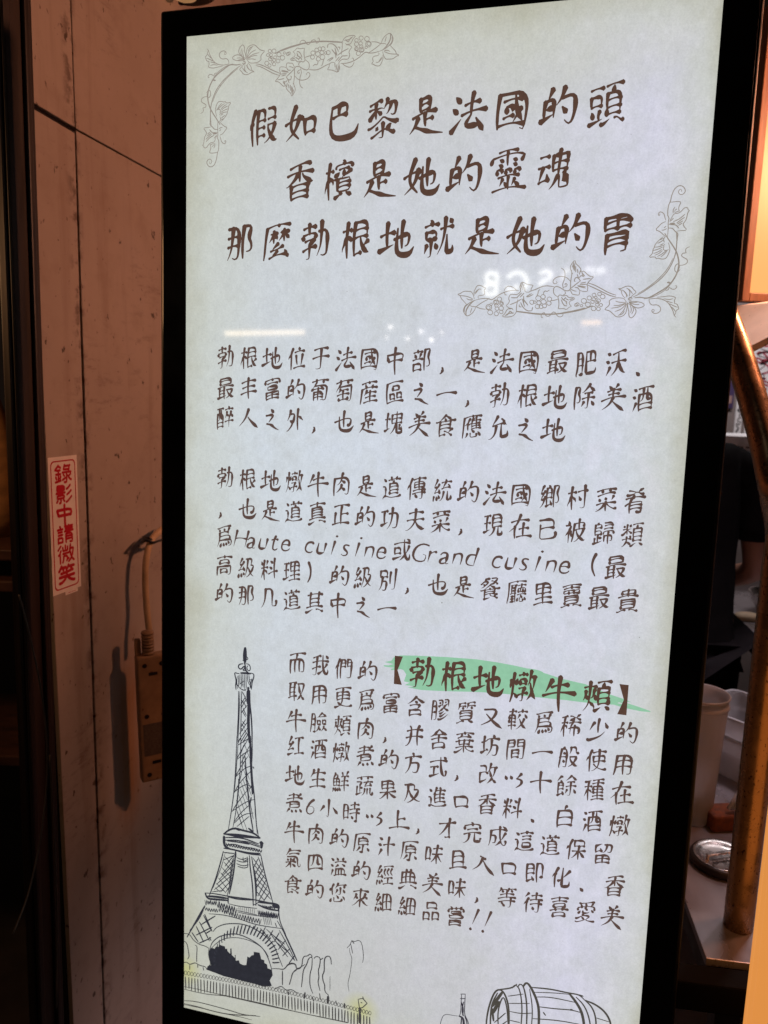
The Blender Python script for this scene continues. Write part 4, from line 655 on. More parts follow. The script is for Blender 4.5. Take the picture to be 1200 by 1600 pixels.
tl(B2, '190,1435 260,1380 350,1350 480,1390 620,1420 720,1495', 3.2); tl(B2, '350,1350 420,1385', 3.4); tl(B2, '550,1355 620,1410', 3.2); tl(B2, '190,1440 400,1450 540,1470 720,1500', 3.4); tl(B2, '190,1470 190,1590', 4.2); tl(B2, '210,1490 450,1490 700,1585', 2.2); tl(B2, '240,1540 420,1560 560,1590', 2.2); tl(B2, '720,1570 760,1560 730,1600', 5)
tl(B3, '415,15 560,45 760,55', 2.4); tl(B3, '425,40 420,130 480,160', 4.0); tl(B3, '430,75 560,75 700,120 770,145', 2.0); tl(B3, '560,80 660,90 760,130', 1.6); tl(B3, '770,90 780,110 770,150', 4.0)
for k in range(14):
    x = 440 + k*24; y = 100 + k*4.5; tl(B3, '%d,%d %d,%d %d,%d' % (x, y, x + 14, y + 40, x + 24, y + 6), 1.7)
tl(B3, '430,120 520,110 600,140 700,150 750,170', 1.8); tl(B3, '420,150 500,160 640,200 760,215', 2.8); tl(B3, '420,190 520,200', 1.8); tl(B3, '540,170 620,190 700,200 760,200', 3.0); tl(B3, '530,180 530,240', 2.8)
tl(B3, '415,180 385,300 340,450 285,590', 2.1); tl(B3, '430,200 400,320 350,440 320,520', 1.1); tl(B3, '530,200 520,300 505,420 470,580', 2.6); tl(B3, '515,220 500,330 480,480 450,600', 1.5); tl(B3, '500,250 480,400 470,500'); tl(B3, '660,220 665,330 690,500 695,690', 2.2); tl(B3, '680,230 710,430 720,560 720,690', 2.0); tl(B3, '765,210 800,380 850,560 880,665', 2.0); tl(B3, '700,330 720,430 730,600', 1.4)
for s in ('510,220 420,260', '520,210 430,320', '515,260 400,400', '510,300 380,440', '505,350 350,490', '500,400 330,540', '490,450 390,560', '480,500 440,560', '420,280 500,370', '400,330 500,440', '390,380 480,480', '370,430 460,540', '350,480 440,570', '340,520 380,560', '430,230 510,320', '310,560 420,545'): tl(B3, s, 1.35)
for s in ('690,240 790,380', '700,300 810,440', '710,360 820,500', '710,420 840,560', '720,480 860,630', '730,560 800,640', '740,250 700,330', '770,290 710,400', '790,340 720,470', '800,400 720,530', '820,440 740,600', '830,500 750,640', '850,560 790,650', '740,230 780,330'): tl(B3, s, 1.5)
for s in ('545,240 590,260 640,240', '540,265 600,285 650,270', '540,295 600,320 650,305', '550,320 610,340 645,325', '600,235 600,280 650,250', '640,230 645,330'): tl(B3, s, 1.5)
tl(B3, '245,570 330,575 480,605 700,630 930,680', 2.0); tl(B3, '245,570 265,625 350,630 460,640', 3.4); tl(B3, '270,600 350,605 450,620', 3.6); tl(B3, '470,610 560,630 700,635', 2.4); tl(B3, '740,655 850,665 940,680 930,735', 3.4); tl(B3, '740,680 830,720 930,735', 3.0); tl(B3, '880,690 930,700', 6); tl(B3, '460,600 460,665', 2.4); tl(B3, '690,640 700,690 740,660')
tl(B3, '460,670 560,695 730,715', 1.4); tl(B3, '540,735 640,755 730,775', 1.3); tl(B3, '550,750 700,780 900,800', 1.3)
def zig(x0, y0, x1, y1, n, h, w=1.4):
    q = []
    for i in range(n * 2 + 1):
        t = i / (2*n); q.append('%.1f,%.1f' % (x0 + (x1-x0)*t + random.uniform(-3, 3), y0 + (y1-y0)*t + (h if i % 2 else -h) + random.uniform(-5, 5)))
    tower.line(B3(' '.join(q)), w, it=0, dens=n*8)
zig(245, 660, 350, 665, 6, 24); zig(350, 670, 545, 740, 8, 32, 1.7); zig(240, 720, 370, 740, 6, 18); zig(370, 715, 550, 790, 8, 26, 1.5); zig(550, 790, 770, 840, 9, 28, 1.4); zig(740, 760, 930, 790, 12, 30, 1.6); zig(780, 700, 900, 710, 8, 14)
for x in range(560, 720, 18): tl(B3, '%d,%d %d,%d' % (x, 700 + (x-560)*.14, x + 3, 742 + (x-560)*.14), 0.8)
for x in range(790, 860, 16): tl(B3, '%d,800 %d,870' % (x, x + 14), 0.9)
tl(B3, '240,690 170,810 75,985', 2.0); tl(B3, '225,740 180,830 100,920', 1.4); tl(B3, '935,680 935,820 1000,960', 1.8)
tl(B3, '280,765 420,775 560,810 720,870 970,905', 1.5); tl(B3, '920,830 1000,970'); tl(B3, '900,850 915,890')
tl(B4, '970,310 1050,480 1105,605', 2.6); tl(B4, '940,320 1040,500 1085,605', 1.6); tl(B4, '245,90 180,210 75,380', 1.8); tl(B4, '230,130 160,240 100,330', 1.3)
for s in ('340,185 210,265', '310,290 160,365', '280,400 190,440', '190,240 260,370 285,420', '160,280 230,430', '120,340 180,430', '240,170 310,330', '230,180 300,320', '300,390 280,385 300,415', '300,320 250,350'): tl(B4, s, 2.0)
for s in ('880,320 840,390', '940,340 890,430', '1000,410 930,500', '1040,490 970,560', '1080,560 1030,630', '810,290 780,350', '720,270 700,310', '820,310 960,440 1080,600', '850,340 940,470 1020,570', '760,300 850,400', '860,350 990,450', '900,420 1040,540'): tl(B4, s, 1.6)
tl(B4, '320,330 350,290 430,260 520,255 620,265 720,310 820,380 890,460 930,560 970,660', 1.7); tl(B4, '290,490 310,430 370,380 440,360 520,350 600,370 700,420 780,480 830,560 870,690', 1.8); tl(B4, '290,500 360,430 430,395 520,385 620,400 720,440 800,500 840,570', 1.2)
for k in range(30):
    t = k / 29; a = math.pi * (1.12 - 1.12 * t)
    cx, cy = 600, 640
    x0, y0 = 620 + 300*math.cos(a) + 20*t, 640 - 372*math.sin(a*.95 + .05); x1, y1 = 590 + 262*math.cos(a) + 20*t, 640 - 282*math.sin(a*.95 + .05)
    if y0 < 690: tl(B4, '%.0f,%.0f %.0f,%.0f %.0f,%.0f' % (x0, y0, x1, y1, x1 + 9, y1 - 8), 1.5 if k < 10 else 2.2)
tower.build('tower_sketch', ink('blue_black_ink', (0.036, 0.037, 0.050)))
sky = Ink(0.0005)
sky.poly([L(*P(*p)) for p in B4('280,520 290,490 320,485 330,495 350,470 370,475 375,455 430,470 435,495 450,490 455,515 480,540 480,490 492,490 495,550 525,580 522,550 530,550 532,605 560,600 570,630 600,645 630,645 640,565 660,575 680,555 700,550 700,520 755,530 765,565 770,590 800,600 800,625 825,640 830,675 870,690 878,740 850,790 870,840 800,850 700,820 560,785 420,750 330,715 260,690 265,660 300,645 285,600')])
sky.build('skyline_sketch', ink('solid_dark_ink', (0.026, 0.027, 0.036)))
# ---- trees, balustrade, lamp, ground lines
C1 = lambda s: pts(s, 430, 1440, 7.06)
D1 = lambda s: pts(s, 240, 1480, 7.5)
tr = Ink()
def tt(f, s, w=1.5): tr.line(f(s), w)
tt(B4, '45,350 100,355 130,410 190,455 240,465 280,490'); tt(B4, '45,420 75,440 90,530 95,570 80,590'); tt(B4, '150,460 170,465 165,560 165,620'); tt(B4, '280,490 275,560 300,640 270,660'); tt(B4, '45,625 70,615 100,645 150,620 190,650 250,660 260,690'); tt(B4, '100,645 100,690'); tt(B4, '175,640 175,670'); tt(B4, '225,665 230,695')
tr.build('tree_sketch', ink('thin_dark_ink', (0.05, 0.048, 0.052)))
tr = Ink()
tt(B4, '870,680 930,680 985,690 1020,640 1090,630 1100,690 1180,640'); tt(B4, '970,700 970,830'); tt(B4, '1140,670 1070,700 1045,790 1035,830')
tt(C1, '225,530 295,510 305,380 360,380 385,350 410,380 400,400'); tt(C1, '235,520 230,460 150,455 100,530 40,520', 1.6); tt(C1, '80,540 80,700'); tt(C1, '235,535 190,560 175,640 155,690')
tt(C1, '410,385 370,400 350,470 310,530 300,640 290,720', 1.7); tt(C1, '430,405 450,380 490,390 500,420 490,500 475,530 485,620 470,660 495,760', 1.7); tt(C1, '410,400 405,520 385,560 380,700 415,790', 1.6); tt(C1, '500,420 530,400'); tt(C1, '620,470 615,400 590,375 550,390 540,450 545,545 520,590 530,660 550,700 545,770 590,810', 1.8); tt(C1, '605,600 605,760', 0.8)
lone = Ink(); tr.build('tree_sketch', ink('thin_dark_ink', (0.05, 0.048, 0.052)))
def lo_(f, s, w=1.5): lone.line(f(s), w)
lo_(C1, '790,290 825,260 845,205 870,220 890,215 920,200 955,230 970,320 975,400 965,450', 1.1); lo_(C1, '835,250 845,300 855,350', 1.2); lo_(C1, '820,290 825,350 850,400 835,520 820,610 800,680 815,770', 0.9); lo_(C1, '845,205 870,240', 1.6)
posts = Ink()
def po_(f, s, w=1.5): posts.line(f(s), w)
po_(C1, '0,740 40,720 75,710 120,760 180,745 220,770 250,790'); po_(C1, '330,780 320,850', 2.6); po_(C1, '585,820 580,900', 4); po_(C1, '490,790 500,860', 1.6); po_(C1, '765,900 765,950', 2.4); po_(C1, '410,830 425,880', 2); po_(C1, '150,770 145,810', 2); po_(C1, '670,870 675,910', 1.6)
lone.build('lone_tree_sketch', ink('thin_grey_ink', (0.06, 0.058, 0.06))); posts.build('fence_post_sketch', ink('post_ink', (0.05, 0.048, 0.052)))
fe = Ink(); dk = ink('fence_ink', (0.062, 0.058, 0.056))
top = lambda t: (290 + (578-290)*t, 1520 + (1582-1520)*t*1.02 - 5*math.sin(t*3))
for i in range(60):
    t = i / 59; x, y = top(t)
    fe.line([(x + 2.1*math.cos(a*.9), y + 3.6*math.sin(a*.9)) for a in range(8)], 0.95)
    h = 19 + random.uniform(-2, 2)
    fe.line([(x + random.uniform(-.5, .5), y + 6), (x + random.uniform(-.6, .6), y + 6 + h)], 1.9)
fe.line(D1('355,460 500,485 740,545 900,575 1100,620 1200,640') + C1('300,1010 560,1060 800,1110'), 1.2)
fe.line(D1('355,490 520,530 660,555 830,565 1000,605 1200,650') + C1('0,945 200,985 400,1030 800,1115'), 1.4)
fe.line(D1('350,625 480,630 680,680 900,740 1050,790 1250,810'), 1.5)
fe.line(D1('355,660 500,690 700,750 900,790 1200,800'), 1.7); fe.line(D1('355,672 560,710 760,765 1000,810 1150,850'), 1.1)
fe.line(C1('935,960 930,1115'), 3.6); fe.line(C1('915,855 965,845 1015,900 960,950 930,950 915,855'), 1.5, it=0); fe.line(C1('968,825 970,850 1000,880'), 1.6); fe.line(C1('925,950 950,985 940,960'), 2.6); fe.line(C1('945,890 960,895'), 1.6)
fe.build('fence_sketch', dk)
E1 = lambda s: pts(s, 680, 1500, 4)
ba = Ink()
def bl(s, w=2.2): ba.line(E1(s), w)
bl('320,440 318,400 330,310 360,220 385,185 415,185 440,220 460,290 462,400 455,450', 2.6); bl('345,440 345,350 355,270 390,205', 2.4); bl('395,430 390,330 410,250 430,225 450,300 455,400', 2.0); bl('355,290 420,200', 4.4); bl('360,330 400,260', 5); bl('355,300 365,380', 3.2)
bl('370,390 440,330', 1.6); bl('380,430 450,380', 1.6); bl('370,270 395,262', 3)
bl('390,185 480,175 510,150', 2.2); bl('480,175 500,150 530,180 545,300 535,430', 1.9); bl('515,170 530,145 555,165 575,280 570,440', 2.2); bl('550,165 570,135 600,170 640,260 650,330 645,450', 3.6); bl('590,180 610,300 600,440', 1.6)
bl('600,170 720,180 830,205 900,215 930,245', 2.2); bl('610,200 760,205 850,215', 1.3); bl('620,230 720,230 880,265', 1.5); bl('640,290 760,305 850,310 920,330', 1.7); bl('610,365 760,375 900,400', 1.6); bl('455,225 550,212', 1.4); bl('460,270 590,270', 1.4); bl('465,320 540,335 610,330', 1.4); bl('465,375 530,390', 1.4)
bl('835,205 880,260 920,330 935,440', 3.8); bl('880,230 930,280 960,350 975,440', 2.0); bl('930,245 980,290 1005,360 1005,440', 2.2); bl('935,250 1000,275 1060,320 1095,380 1100,440', 2.8); bl('1005,360 1085,385', 1.3); bl('890,215 925,225'); bl('675,325 690,345', 2); bl('845,308 860,312', 2.6)
ba.build('barrel_sketch', ink('olive_grey_ink', (0.075, 0.068, 0.058)))
bo = Ink()
for s, wd in (('165,215 163,250 160,330 150,350', 1.2), ('188,215 185,270 182,340 205,380 215,430', 1.3), ('158,212 190,212', 1.2), ('155,240 190,240', 1.2), ('165,265 175,300 172,345', 2.2), ('178,260 165,320 180,350', 1.6), ('150,350 175,360 180,400 178,440', 3.2), ('150,350 110,345 55,335 35,380 28,430', 0.9), ('185,350 200,390 200,440', 1.6), ('165,360 160,420', 1.8)): bo.line(E1(s), wd)
bo.build('bottle_sketch', ink('violet_black_ink', (0.05, 0.045, 0.06)))
# ------------------------------------------------------------------ ground and stall shell
floor_m = simple('dark_floor', (0.05, 0.04, 0.035), 0.6, scale=9, var=0.4, bmp=0.2)
tag(MB().add([(-6, -5, 0), (6, -5, 0), (6, 6, 0), (-6, 6, 0)], [(0, 1, 2, 3)]).build('floor', floor_m), kind='structure')

# ------------------------------------------------------------------ painted board wall left of the display
_hv = ray(915, 608); DW = Vector((_hv.x, _hv.y, 0)).normalized()
_pw = at(250, 640, 1.5)
MW = Matrix(((DW.x, -DW.y, 0, _pw.x), (DW.y, DW.x, 0, _pw.y), (0, 0, 1, 0), (0, 0, 0, 1)))   # local x along the wall, y into it
MWI = MW.inverted()
def wl(px, py, off=0.0):                # photograph mark -> wall-local point, off metres in front of the boards
    a = MWI @ EYE; b = MWI.to_3x3() @ ray(px, py); t = (-off - a.y) / b.y
    return a + b * t
def paint_material():
    m, nt, bs = nmat('dirty_cream_paint')
    n1 = tex(nt, 'NOISE', 2.3, detail=6); n2 = tex(nt, 'NOISE', 16, detail=5)
    c = mix(nt, rng(nt, n1, 0.35, 0.65), (0.39, 0.325, 0.285), (0.47, 0.40, 0.355))
    c = mix(nt, rng(nt, n2, 0.52, 0.75, 0, 0.35), c, (0.27, 0.20, 0.155))
    # scuffs and scratches: short dark flecks, stretched a little down the wall
    for sc, th, st, f, col in ((30, 0.676, (1, 1, 0.75), 0.9, (0.05, 0.03, 0.02)), (64, 0.662, (1, 1, 0.7), 0.9, (0.06, 0.035, 0.025)), (120, 0.664, (1, 1, 0.5), 0.7, (0.10, 0.06, 0.045))):
        s = tex(nt, 'NOISE', sc, detail=4, stretch=st, rough=0.55)
        c = mix(nt, rng(nt, s, th, th + 0.035, 0, f), c, col)
    sm = tex(nt, 'NOISE', 40, detail=6, stretch=(0.5, 1, 1.6), rough=0.75); c = mix(nt, mathn(nt, 'MULTIPLY', rng(nt, sm, 0.52, 0.66), rng(nt, tex(nt, 'NOISE', 5, detail=2), 0.5, 0.66, 0, 0.6)), c, (0.14, 0.085, 0.065))
    st = tex(nt, 'NOISE', 9, detail=5, stretch=(2.2, 1, 0.16))
    c = mix(nt, rng(nt, st, 0.55, 0.75, 0, 0.5), c, (0.23, 0.145, 0.095))
    # old rust-brown run below the socket strip
    tc = N(nt, 'ShaderNodeTexCoord'); sp = N(nt, 'ShaderNodeSeparateXYZ'); nt.links.new(tc.outputs['Object'], sp.inputs[0])
    x, z = sp.outputs[0], sp.outputs[2]
    xx = mathn(nt, 'ADD', x, mathn(nt, 'MULTIPLY', mathn(nt, 'SUBTRACT', st, 0.5), 0.08))
    band = mathn(nt, 'MULTIPLY', rng(nt, xx, -0.19, -0.16), rng(nt, xx, -0.10, -0.125))
    band = mathn(nt, 'MULTIPLY', band, mathn(nt, 'MULTIPLY', rng(nt, z, 0.62, 0.72), rng(nt, z, 1.05, 0.9)))
    c = mix(nt, mathn(nt, 'MULTIPLY', band, 0.75), c, (0.34, 0.15, 0.04))
    # grime along the board joint
    dx = mathn(nt, 'ABSOLUTE', mathn(nt, 'ADD', x, 0.24))
    gm = mathn(nt, 'MULTIPLY', rng(nt, dx, 0.022, 0.004), rng(nt, tex(nt, 'NOISE', 34, detail=4), 0.5, 0.62))
    c = mix(nt, mathn(nt, 'MULTIPLY', gm, 0.75), c, (0.10, 0.06, 0.045))
    nt.links.new(c, bs.inputs['Base Color']); nt.links.new(rng(nt, n2, 0.3, 0.7, 0.42, 0.62), bs.inputs['Roughness'])
    bump(nt, bs, tex(nt, 'NOISE', 55, detail=5), 0.25, 0.0015)
    return m
paint = paint_material()
dark_wood = simple('dark_stained_wood', (0.020, 0.010, 0.007), 0.5, var=0.45, scale=14, stretch=(4, 4, 0.3), bmp=0.3)
gap_m = simple('dark_gap', (0.010, 0.006, 0.005), 0.9, bmp=0)
wall = tag(empty('board_wall', MW), 'dirty cream painted board wall with dark joints and scuff marks, left of the display', 'wall')
MB().box((-0.336, 0.009, 0.0), (1.9, 0.03, 2.7)).build('backing', gap_m, wall)
for nm, poly in (('board', [(-0.335, 0.0), (-0.2535, 0.0), (-0.2390, 1.5), (-0.2330, 1.8765), (-0.335, 1.882)]),
                 ('board', [(-0.335, 1.8905), (-0.2320, 1.8850), (-0.2295, 2.7), (-0.335, 2.7)]),
                 ('board', [(-0.2480, 0.0), (1.9, 0.0), (1.9, 1.83), (-0.2290, 1.8815), (-0.2328, 1.5)]),
                 ('board', [(-0.2295, 1.8845), (1.9, 1.8325), (1.9, 2.7), (-0.2270, 2.7)])):
    MB().prism(poly, 0.0, 0.009).build(nm, paint, wall, bevel=0.0008, seg=1)

post = tag(empty('door_post', MW @ Matrix.Translation((-0.4105, 0, 0)) @ Matrix.Rotation(math.radians(1.3), 4, 'Y')), 'dark brown wooden door post along the left edge of the cream wall', 'post')
MB().box((-0.028, -0.003, 0), (0.0405, 0.012, 2.7)).build('post_board', dark_wood, post, bevel=0.003)
MB().box((0.016, -0.010, 0), (0.026, -0.0035, 2.7)).build('trim', dark_wood, post, bevel=0.002)
MB().box((-0.026, -0.010, 0), (-0.012, -0.0035, 2.7)).build('trim', dark_wood, post, bevel=0.003)

# red notice sticker
red = simple('red_print', (0.50, 0.006, 0.02), 0.4, var=0.12, scale=120, bmp=0)
stick_m = simple('white_sticker', (0.86, 0.80, 0.76), 0.35, var=0.06, scale=40, bmp=0.02)
s0, s1, z0, z1 = -0.3345, -0.2635, 1.1520, 1.3735
ms = MW @ Matrix.Translation(((s0 + s1)/2, -0.0006, (z0 + z1)/2)) @ Matrix.Rotation(math.radians(0.6), 4, 'Y')
sticker = tag(empty('notice_sticker', ms), 'narrow white sticker with red border and red vertical writing on the cream wall', 'sticker')
hw, hh = (s1 - s0)/2, (z1 - z0)/2
MB().prism([(-hw, -hh), (hw, -hh), (hw, hh), (-hw, hh)], 0, 0.0003).build('backing_paper', stick_m, sticker)
MB().prism([(-hw*.15, -hh - .006), (hw*.75, -hh - .006), (hw*.75, -hh - .0002), (-hw*.15, -hh - .0002)], 0, 0.0003).build('paper_tab', stick_m, sticker)
I = Ink(0.0002)
def rrect(x, z, r, n=8):
    o = []
    for cx, cz, a0 in ((x-r, z-r, 0), (-x+r, z-r, 90), (-x+r, -z+r, 180), (x-r, -z+r, 270)):
        o += [(cx + r*math.cos(math.radians(a0 + 90*k/n)), cz + r*math.sin(math.radians(a0 + 90*k/n))) for k in range(n+1)]
    return o + [o[0]]
I.strip(rrect(hw*.86, hh*.945, .008), rrect(hw*.80, hh*.925, .007))
I.build('border', red, sticker)
I = Ink(0.0002)
for k, ch in enumerate('錄影中請微笑'):
    cz = hh*.745 - k*(hh*2*.148)
    for st in GLYPH[ch]:
        q = [((gx - .5)*.046, cz + (gy - .36)*.0335) for gx, gy in st]
        I.strip(*ribbon(q, (.0052 if len(GLYPH[ch]) < 12 else .0040), 'c', n=max(3, len(st)*3), it=1))
I.build('writing', red, sticker)
I = Ink(0.0002)
for k in range(9): I.strip([(hw*.05 + k*.0022, -hh - .0025), (hw*.05 + k*.0022 + .0013, -hh - .0025)], [(hw*.05 + k*.0022, -hh - .0038), (hw*.05 + k*.0022 + .0013, -hh - .0038)])
I.build('small_print', red, sticker)

# cable, its tie and the socket strip
ivory = simple('aged_ivory_plastic', (0.36, 0.22, 0.12), 0.45, var=0.2, scale=45, bmp=0.05, speck=((0.15, 0.07, 0.03), 60, 0.68))
black_p = simple('black_plastic', (0.012, 0.010, 0.009), 0.4, scale=60, bmp=0.03)
cab = [wl(262, 822, .03), wl(247, 832, .034), wl(236, 845, .036), wl(229, 870, .036), wl(227, 905, .036), wl(229, 945, .037), wl(232, 975, .044), wl(236, 1005, .050)]
cab2, _ = [], 0
for i in range(len(cab) - 1):
    for k in range(4):
        p0, p1, p2, p3 = cab[max(i-1, 0)], cab[i], cab[i+1], cab[min(i+2, len(cab)-1)]; t = k/4
        cab2.append(0.5*((2*p1) + (p2-p0)*t + (2*p0-5*p1+4*p2-p3)*t*t + (3*p1-p0-3*p2+p3)*t**3))
cab2.append(cab[-1])
cbl = MB().tube(cab2, 0.0062).build('power_cable', simple('ivory_cable_skin', (0.60, 0.42, 0.25), 0.4, var=0.15, scale=40, bmp=0.03), smooth=True); cbl.matrix_world = MW
tag(cbl, 'ivory power cable curving down the cream wall into the socket strip', 'cable')
tie = MB().tube([wl(222, 846, .02), wl(231, 845, .046), wl(240, 848, .044), wl(254, 843, .03)], 0.0024).tube([wl(224, 840, .018), wl(233, 841, .045), wl(243, 846, .03)], 0.002).build('cable_tie', black_p, smooth=True); tie.matrix_world = MW
tag(tie, 'black twisted tie holding the ivory cable to the wall', 'cable tie')
a = wl(217, 1028, .055); b = wl(226, 1222, .055)
strip_o = Vector((a.x, -.055, b.z))
mst = MW @ Matrix.Translation(strip_o) @ Matrix.Rotation(math.radians(-46), 4, 'Z') @ Matrix.Rotation(math.radians(-1.0), 4, 'Y')
strip = tag(empty('socket_strip', mst), 'aged ivory socket strip with dark slots hanging on the cream wall beside the display', 'socket strip')
SHt = a.z - b.z; SWd = .056
MB().box((0, 0, 0), (SWd, .024, SHt)).build('body', ivory, strip, bevel=.004, seg=3)
MB().box((.006, -.0006, SHt*.215), (SWd - .006, -.0001, SHt*.47)).build('rating_label', simple('grey_rating_label', (0.12, 0.09, 0.07), 0.5, var=0.35, scale=220, bmp=0), strip)
for zf in (.93, .53, .06):
    for xf in (.24, .78):
        MB().lathe([(0.0001, 0), (.0042, 0), (.0042, .0012), (0.0001, .0012)], n=16, M=Matrix.Translation((SWd*xf, .0006, SHt*zf)) @ Matrix.Rotation(math.pi/2, 4, 'X')).build('socket_hole', black_p, strip)
for zf in (.86, .155):
    MB().box((SWd*.36, -.0008, SHt*zf - .003), (SWd*.64, -.0001, SHt*zf + .003)).build('socket_slot', black_p, strip, bevel=.001)
g = MB()
for k in range(7): g.lathe([(.0001, 0), (.0105, 0), (.0115, .0028), (.0105, .0056), (.0001, .0056)], c=(SWd*.42, .012, SHt + .0005 + k*.0062), n=20)
g.build('strain_relief', ivory, strip, smooth=True)
MB().box((SWd*.02, .012, SHt + .0005), (SWd*.02 + .010, .022, SHt + .03)).build('hanging_lug', ivory, strip, bevel=.001)

# dark corner at far left: shelf, loops of wire, lit bundles behind
shelf_m = simple('brown_shelf_wood', (0.07, 0.028, 0.016), 0.55, var=0.4, scale=12, stretch=(1, 4, 4), bmp=0.2)
rk_o = at(-70, 1200, 1.75); rk_o.z = 0
rack = tag(empty('storage_rack', Matrix.Translation(rk_o)), 'dim brown rack with wooden shelves at the left edge behind the door post', 'rack')
for z in (0.62, 1.03, 1.10): MB().box((-.5, 0, z), (.28, .35, z + .025)).build('shelf_board', shelf_m, rack, bevel=.003)
for x in (-.48, .24): MB().box((x, .31, 0), (x + .035, .345, 1.10)).build('upright', shelf_m, rack, bevel=.003)
tan = simple('tan_sacks', (0.42, 0.22, 0.09), 0.8, var=0.5, scale=9, bmp=0.5, stretch=(1, 1, 2.5), speck=((0.10, 0.05, 0.03), 7, 0.6))
for k in range(4):
    p = Vector((rk_o.x - .28 + .155*k, rk_o.y + .16, 1.1255))
    b = MB(); rr = random.Random(k)
    b.lathe([(.0001, 0), (.060, 0), (.070, .04), (.068 + .006*rr.random(), .13), (.06, .22), (.045, .29), (.022, .33 + .04*rr.random()), (.034, .38), (.0001, .36)], n=18)
    o = b.build('tied_sack', tan, smooth=True); o.location = p; o.rotation_euler = (0, 0, k)
    tag(o, 'tan tied sack standing in a row on the dim shelf at the left edge', 'sack', 'tan sacks on the dim shelf')
wire_m = simple('grey_wire', (0.10, 0.075, 0.06), 0.4, bmp=0)
for q, lb in (([(30, 930), (48, 1000), (66, 1090), (74, 1190), (66, 1290), (46, 1390), (20, 1460)], 'thin grey wire bowing in a long loop over the dark door post'),
              ([(78, 1180), (84, 1300), (89, 1430), (88, 1575)], 'thin grey wire hanging straight beside the wire loop')):
    pp = [wl(x, y, .04) for x, y in q]; pl = []
    for i in range(len(pp) - 1):
        for k in range(5):
            p0, p1, p2, p3 = pp[max(i-1, 0)], pp[i], pp[i+1], pp[min(i+2, len(pp)-1)]; t = k/5
            pl.append(0.5*((2*p1) + (p2-p0)*t + (2*p0-5*p1+4*p2-p3)*t*t + (3*p1-p0-3*p2+p3)*t**3))
    pl.append(pp[-1])
    o = MB().tube(pl, 0.0013, n=8).build('loose_wire', wire_m, smooth=True); o.matrix_world = MW; tag(o, lb, 'wire')
lamp('street_glow', 'POINT', rk_o + Vector((-.05, -.55, 1.75)), 7, (1.0, 0.5, 0.22), 0.1)

# pendant lamp that warms the stall, and a dark shade over the display's corner
shade_m = simple('black_enamel', (0.012, 0.010, 0.010), 0.3, bmp=0.02)
def pendant(loc, r, label, lit):
    e = tag(empty('pendant_lamp', Matrix.Translation(loc)), label, 'lamp')
    MB().lathe([(r, 0), (r*.93, r*.35), (r*.55, r*.75), (r*.2, r*.95), (r*.2, r*1.15), (.0001, r*1.15), (.0001, r*1.12), (r*.17, r*.92), (r*.5, r*.7), (r*.88, r*.33), (r*.97, 0), (r, 0)], n=40).build('shade', shade_m, e, smooth=True)
    MB().tube([(0, 0, r*1.15), (0, 0, r*1.15 + .6)], .004, n=8).build('cord', black_p, e)
    MB().lathe([(.0001, r*.25 - .035), (.022, r*.25 - .025), (.030, r*.25), (.024, r*.25 + .03), (.012, r*.25 + .06), (.0001, r*.25 + .062)], n=24).build('bulb', glow('lit_bulb', (1, .5, .2), 14) if lit else glow('dim_bulb', (1, .5, .2), 0.3), e, smooth=True)
pendant(WARM + Vector((0, 0, .06)), .12, 'lit black pendant lamp hanging over the counter, right of the display', True)
pendant(at(288, -14, 1.42), .058, 'dark round pendant shade just above the upper left corner of the display', False)

# ------------------------------------------------------------------ right side: steel counter, pole, light box, amber board with lamplight as glow
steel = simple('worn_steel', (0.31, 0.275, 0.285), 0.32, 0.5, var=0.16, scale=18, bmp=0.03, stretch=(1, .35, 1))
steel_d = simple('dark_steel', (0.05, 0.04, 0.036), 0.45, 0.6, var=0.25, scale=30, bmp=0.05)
edge_m = simple('bright_steel_edge', (0.72, 0.66, 0.64), 0.25, 1.0, var=0.08, scale=60, bmp=0)
CT = .73
A = onz(1103, 1497, CT); B = onz(1068, 1400, CT); vy = (B - A).normalized(); vx = Vector((vy.y, -vy.x, 0))
MK = Matrix(((vx.x, vy.x, 0, A.x), (vx.y, vy.y, 0, A.y), (0, 0, 1, 0), (0, 0, 0, 1)))
counter = tag(empty('steel_counter', MK), 'stainless steel counter with lid and clear tubs on it, right of the display', 'counter')
MB().box((0, 0, CT - .012), (1.1, .78, CT)).build('worktop', steel, counter, bevel=.0012)
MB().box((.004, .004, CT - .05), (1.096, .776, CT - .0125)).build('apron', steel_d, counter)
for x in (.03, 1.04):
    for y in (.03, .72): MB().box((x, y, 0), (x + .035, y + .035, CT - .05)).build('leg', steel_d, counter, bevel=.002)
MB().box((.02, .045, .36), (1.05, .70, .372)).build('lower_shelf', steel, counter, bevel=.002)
MKI = MK.inverted()
bar = MB().box((-.085, -.042, CT - .050), (1.15, -.006, CT - .006)).build('front_rail', simple('matte_black_bar', (0.006, 0.005, 0.004), 0.75, bmp=0.05, spec=0.08), counter, bevel=.003)
rust = simple('rusty_steel_pipe', (0.36, 0.22, 0.12), 0.28, 0.65, var=0.2, scale=30, bmp=0.04, speck=((0.07, 0.025, 0.010), 260, 0.62, (1, 1, .7)))
pb = onz(1153, 1446, CT + .0003)
pd = 1.098
tops = [pb, Vector((pb.x, pb.y, 1.05)), Vector((pb.x, pb.y, 1.27)), Vector((pb.x, pb.y, 1.315))]
bend = [at(1210, 772, pd + .005), at(1196, 700, pd + .015), at(1180, 638, pd + .025), at(1160, 572, pd + .04), at(1138, 510, pd + .055), at(1100, 420, pd + .09)]
path = tops + bend; pl = []
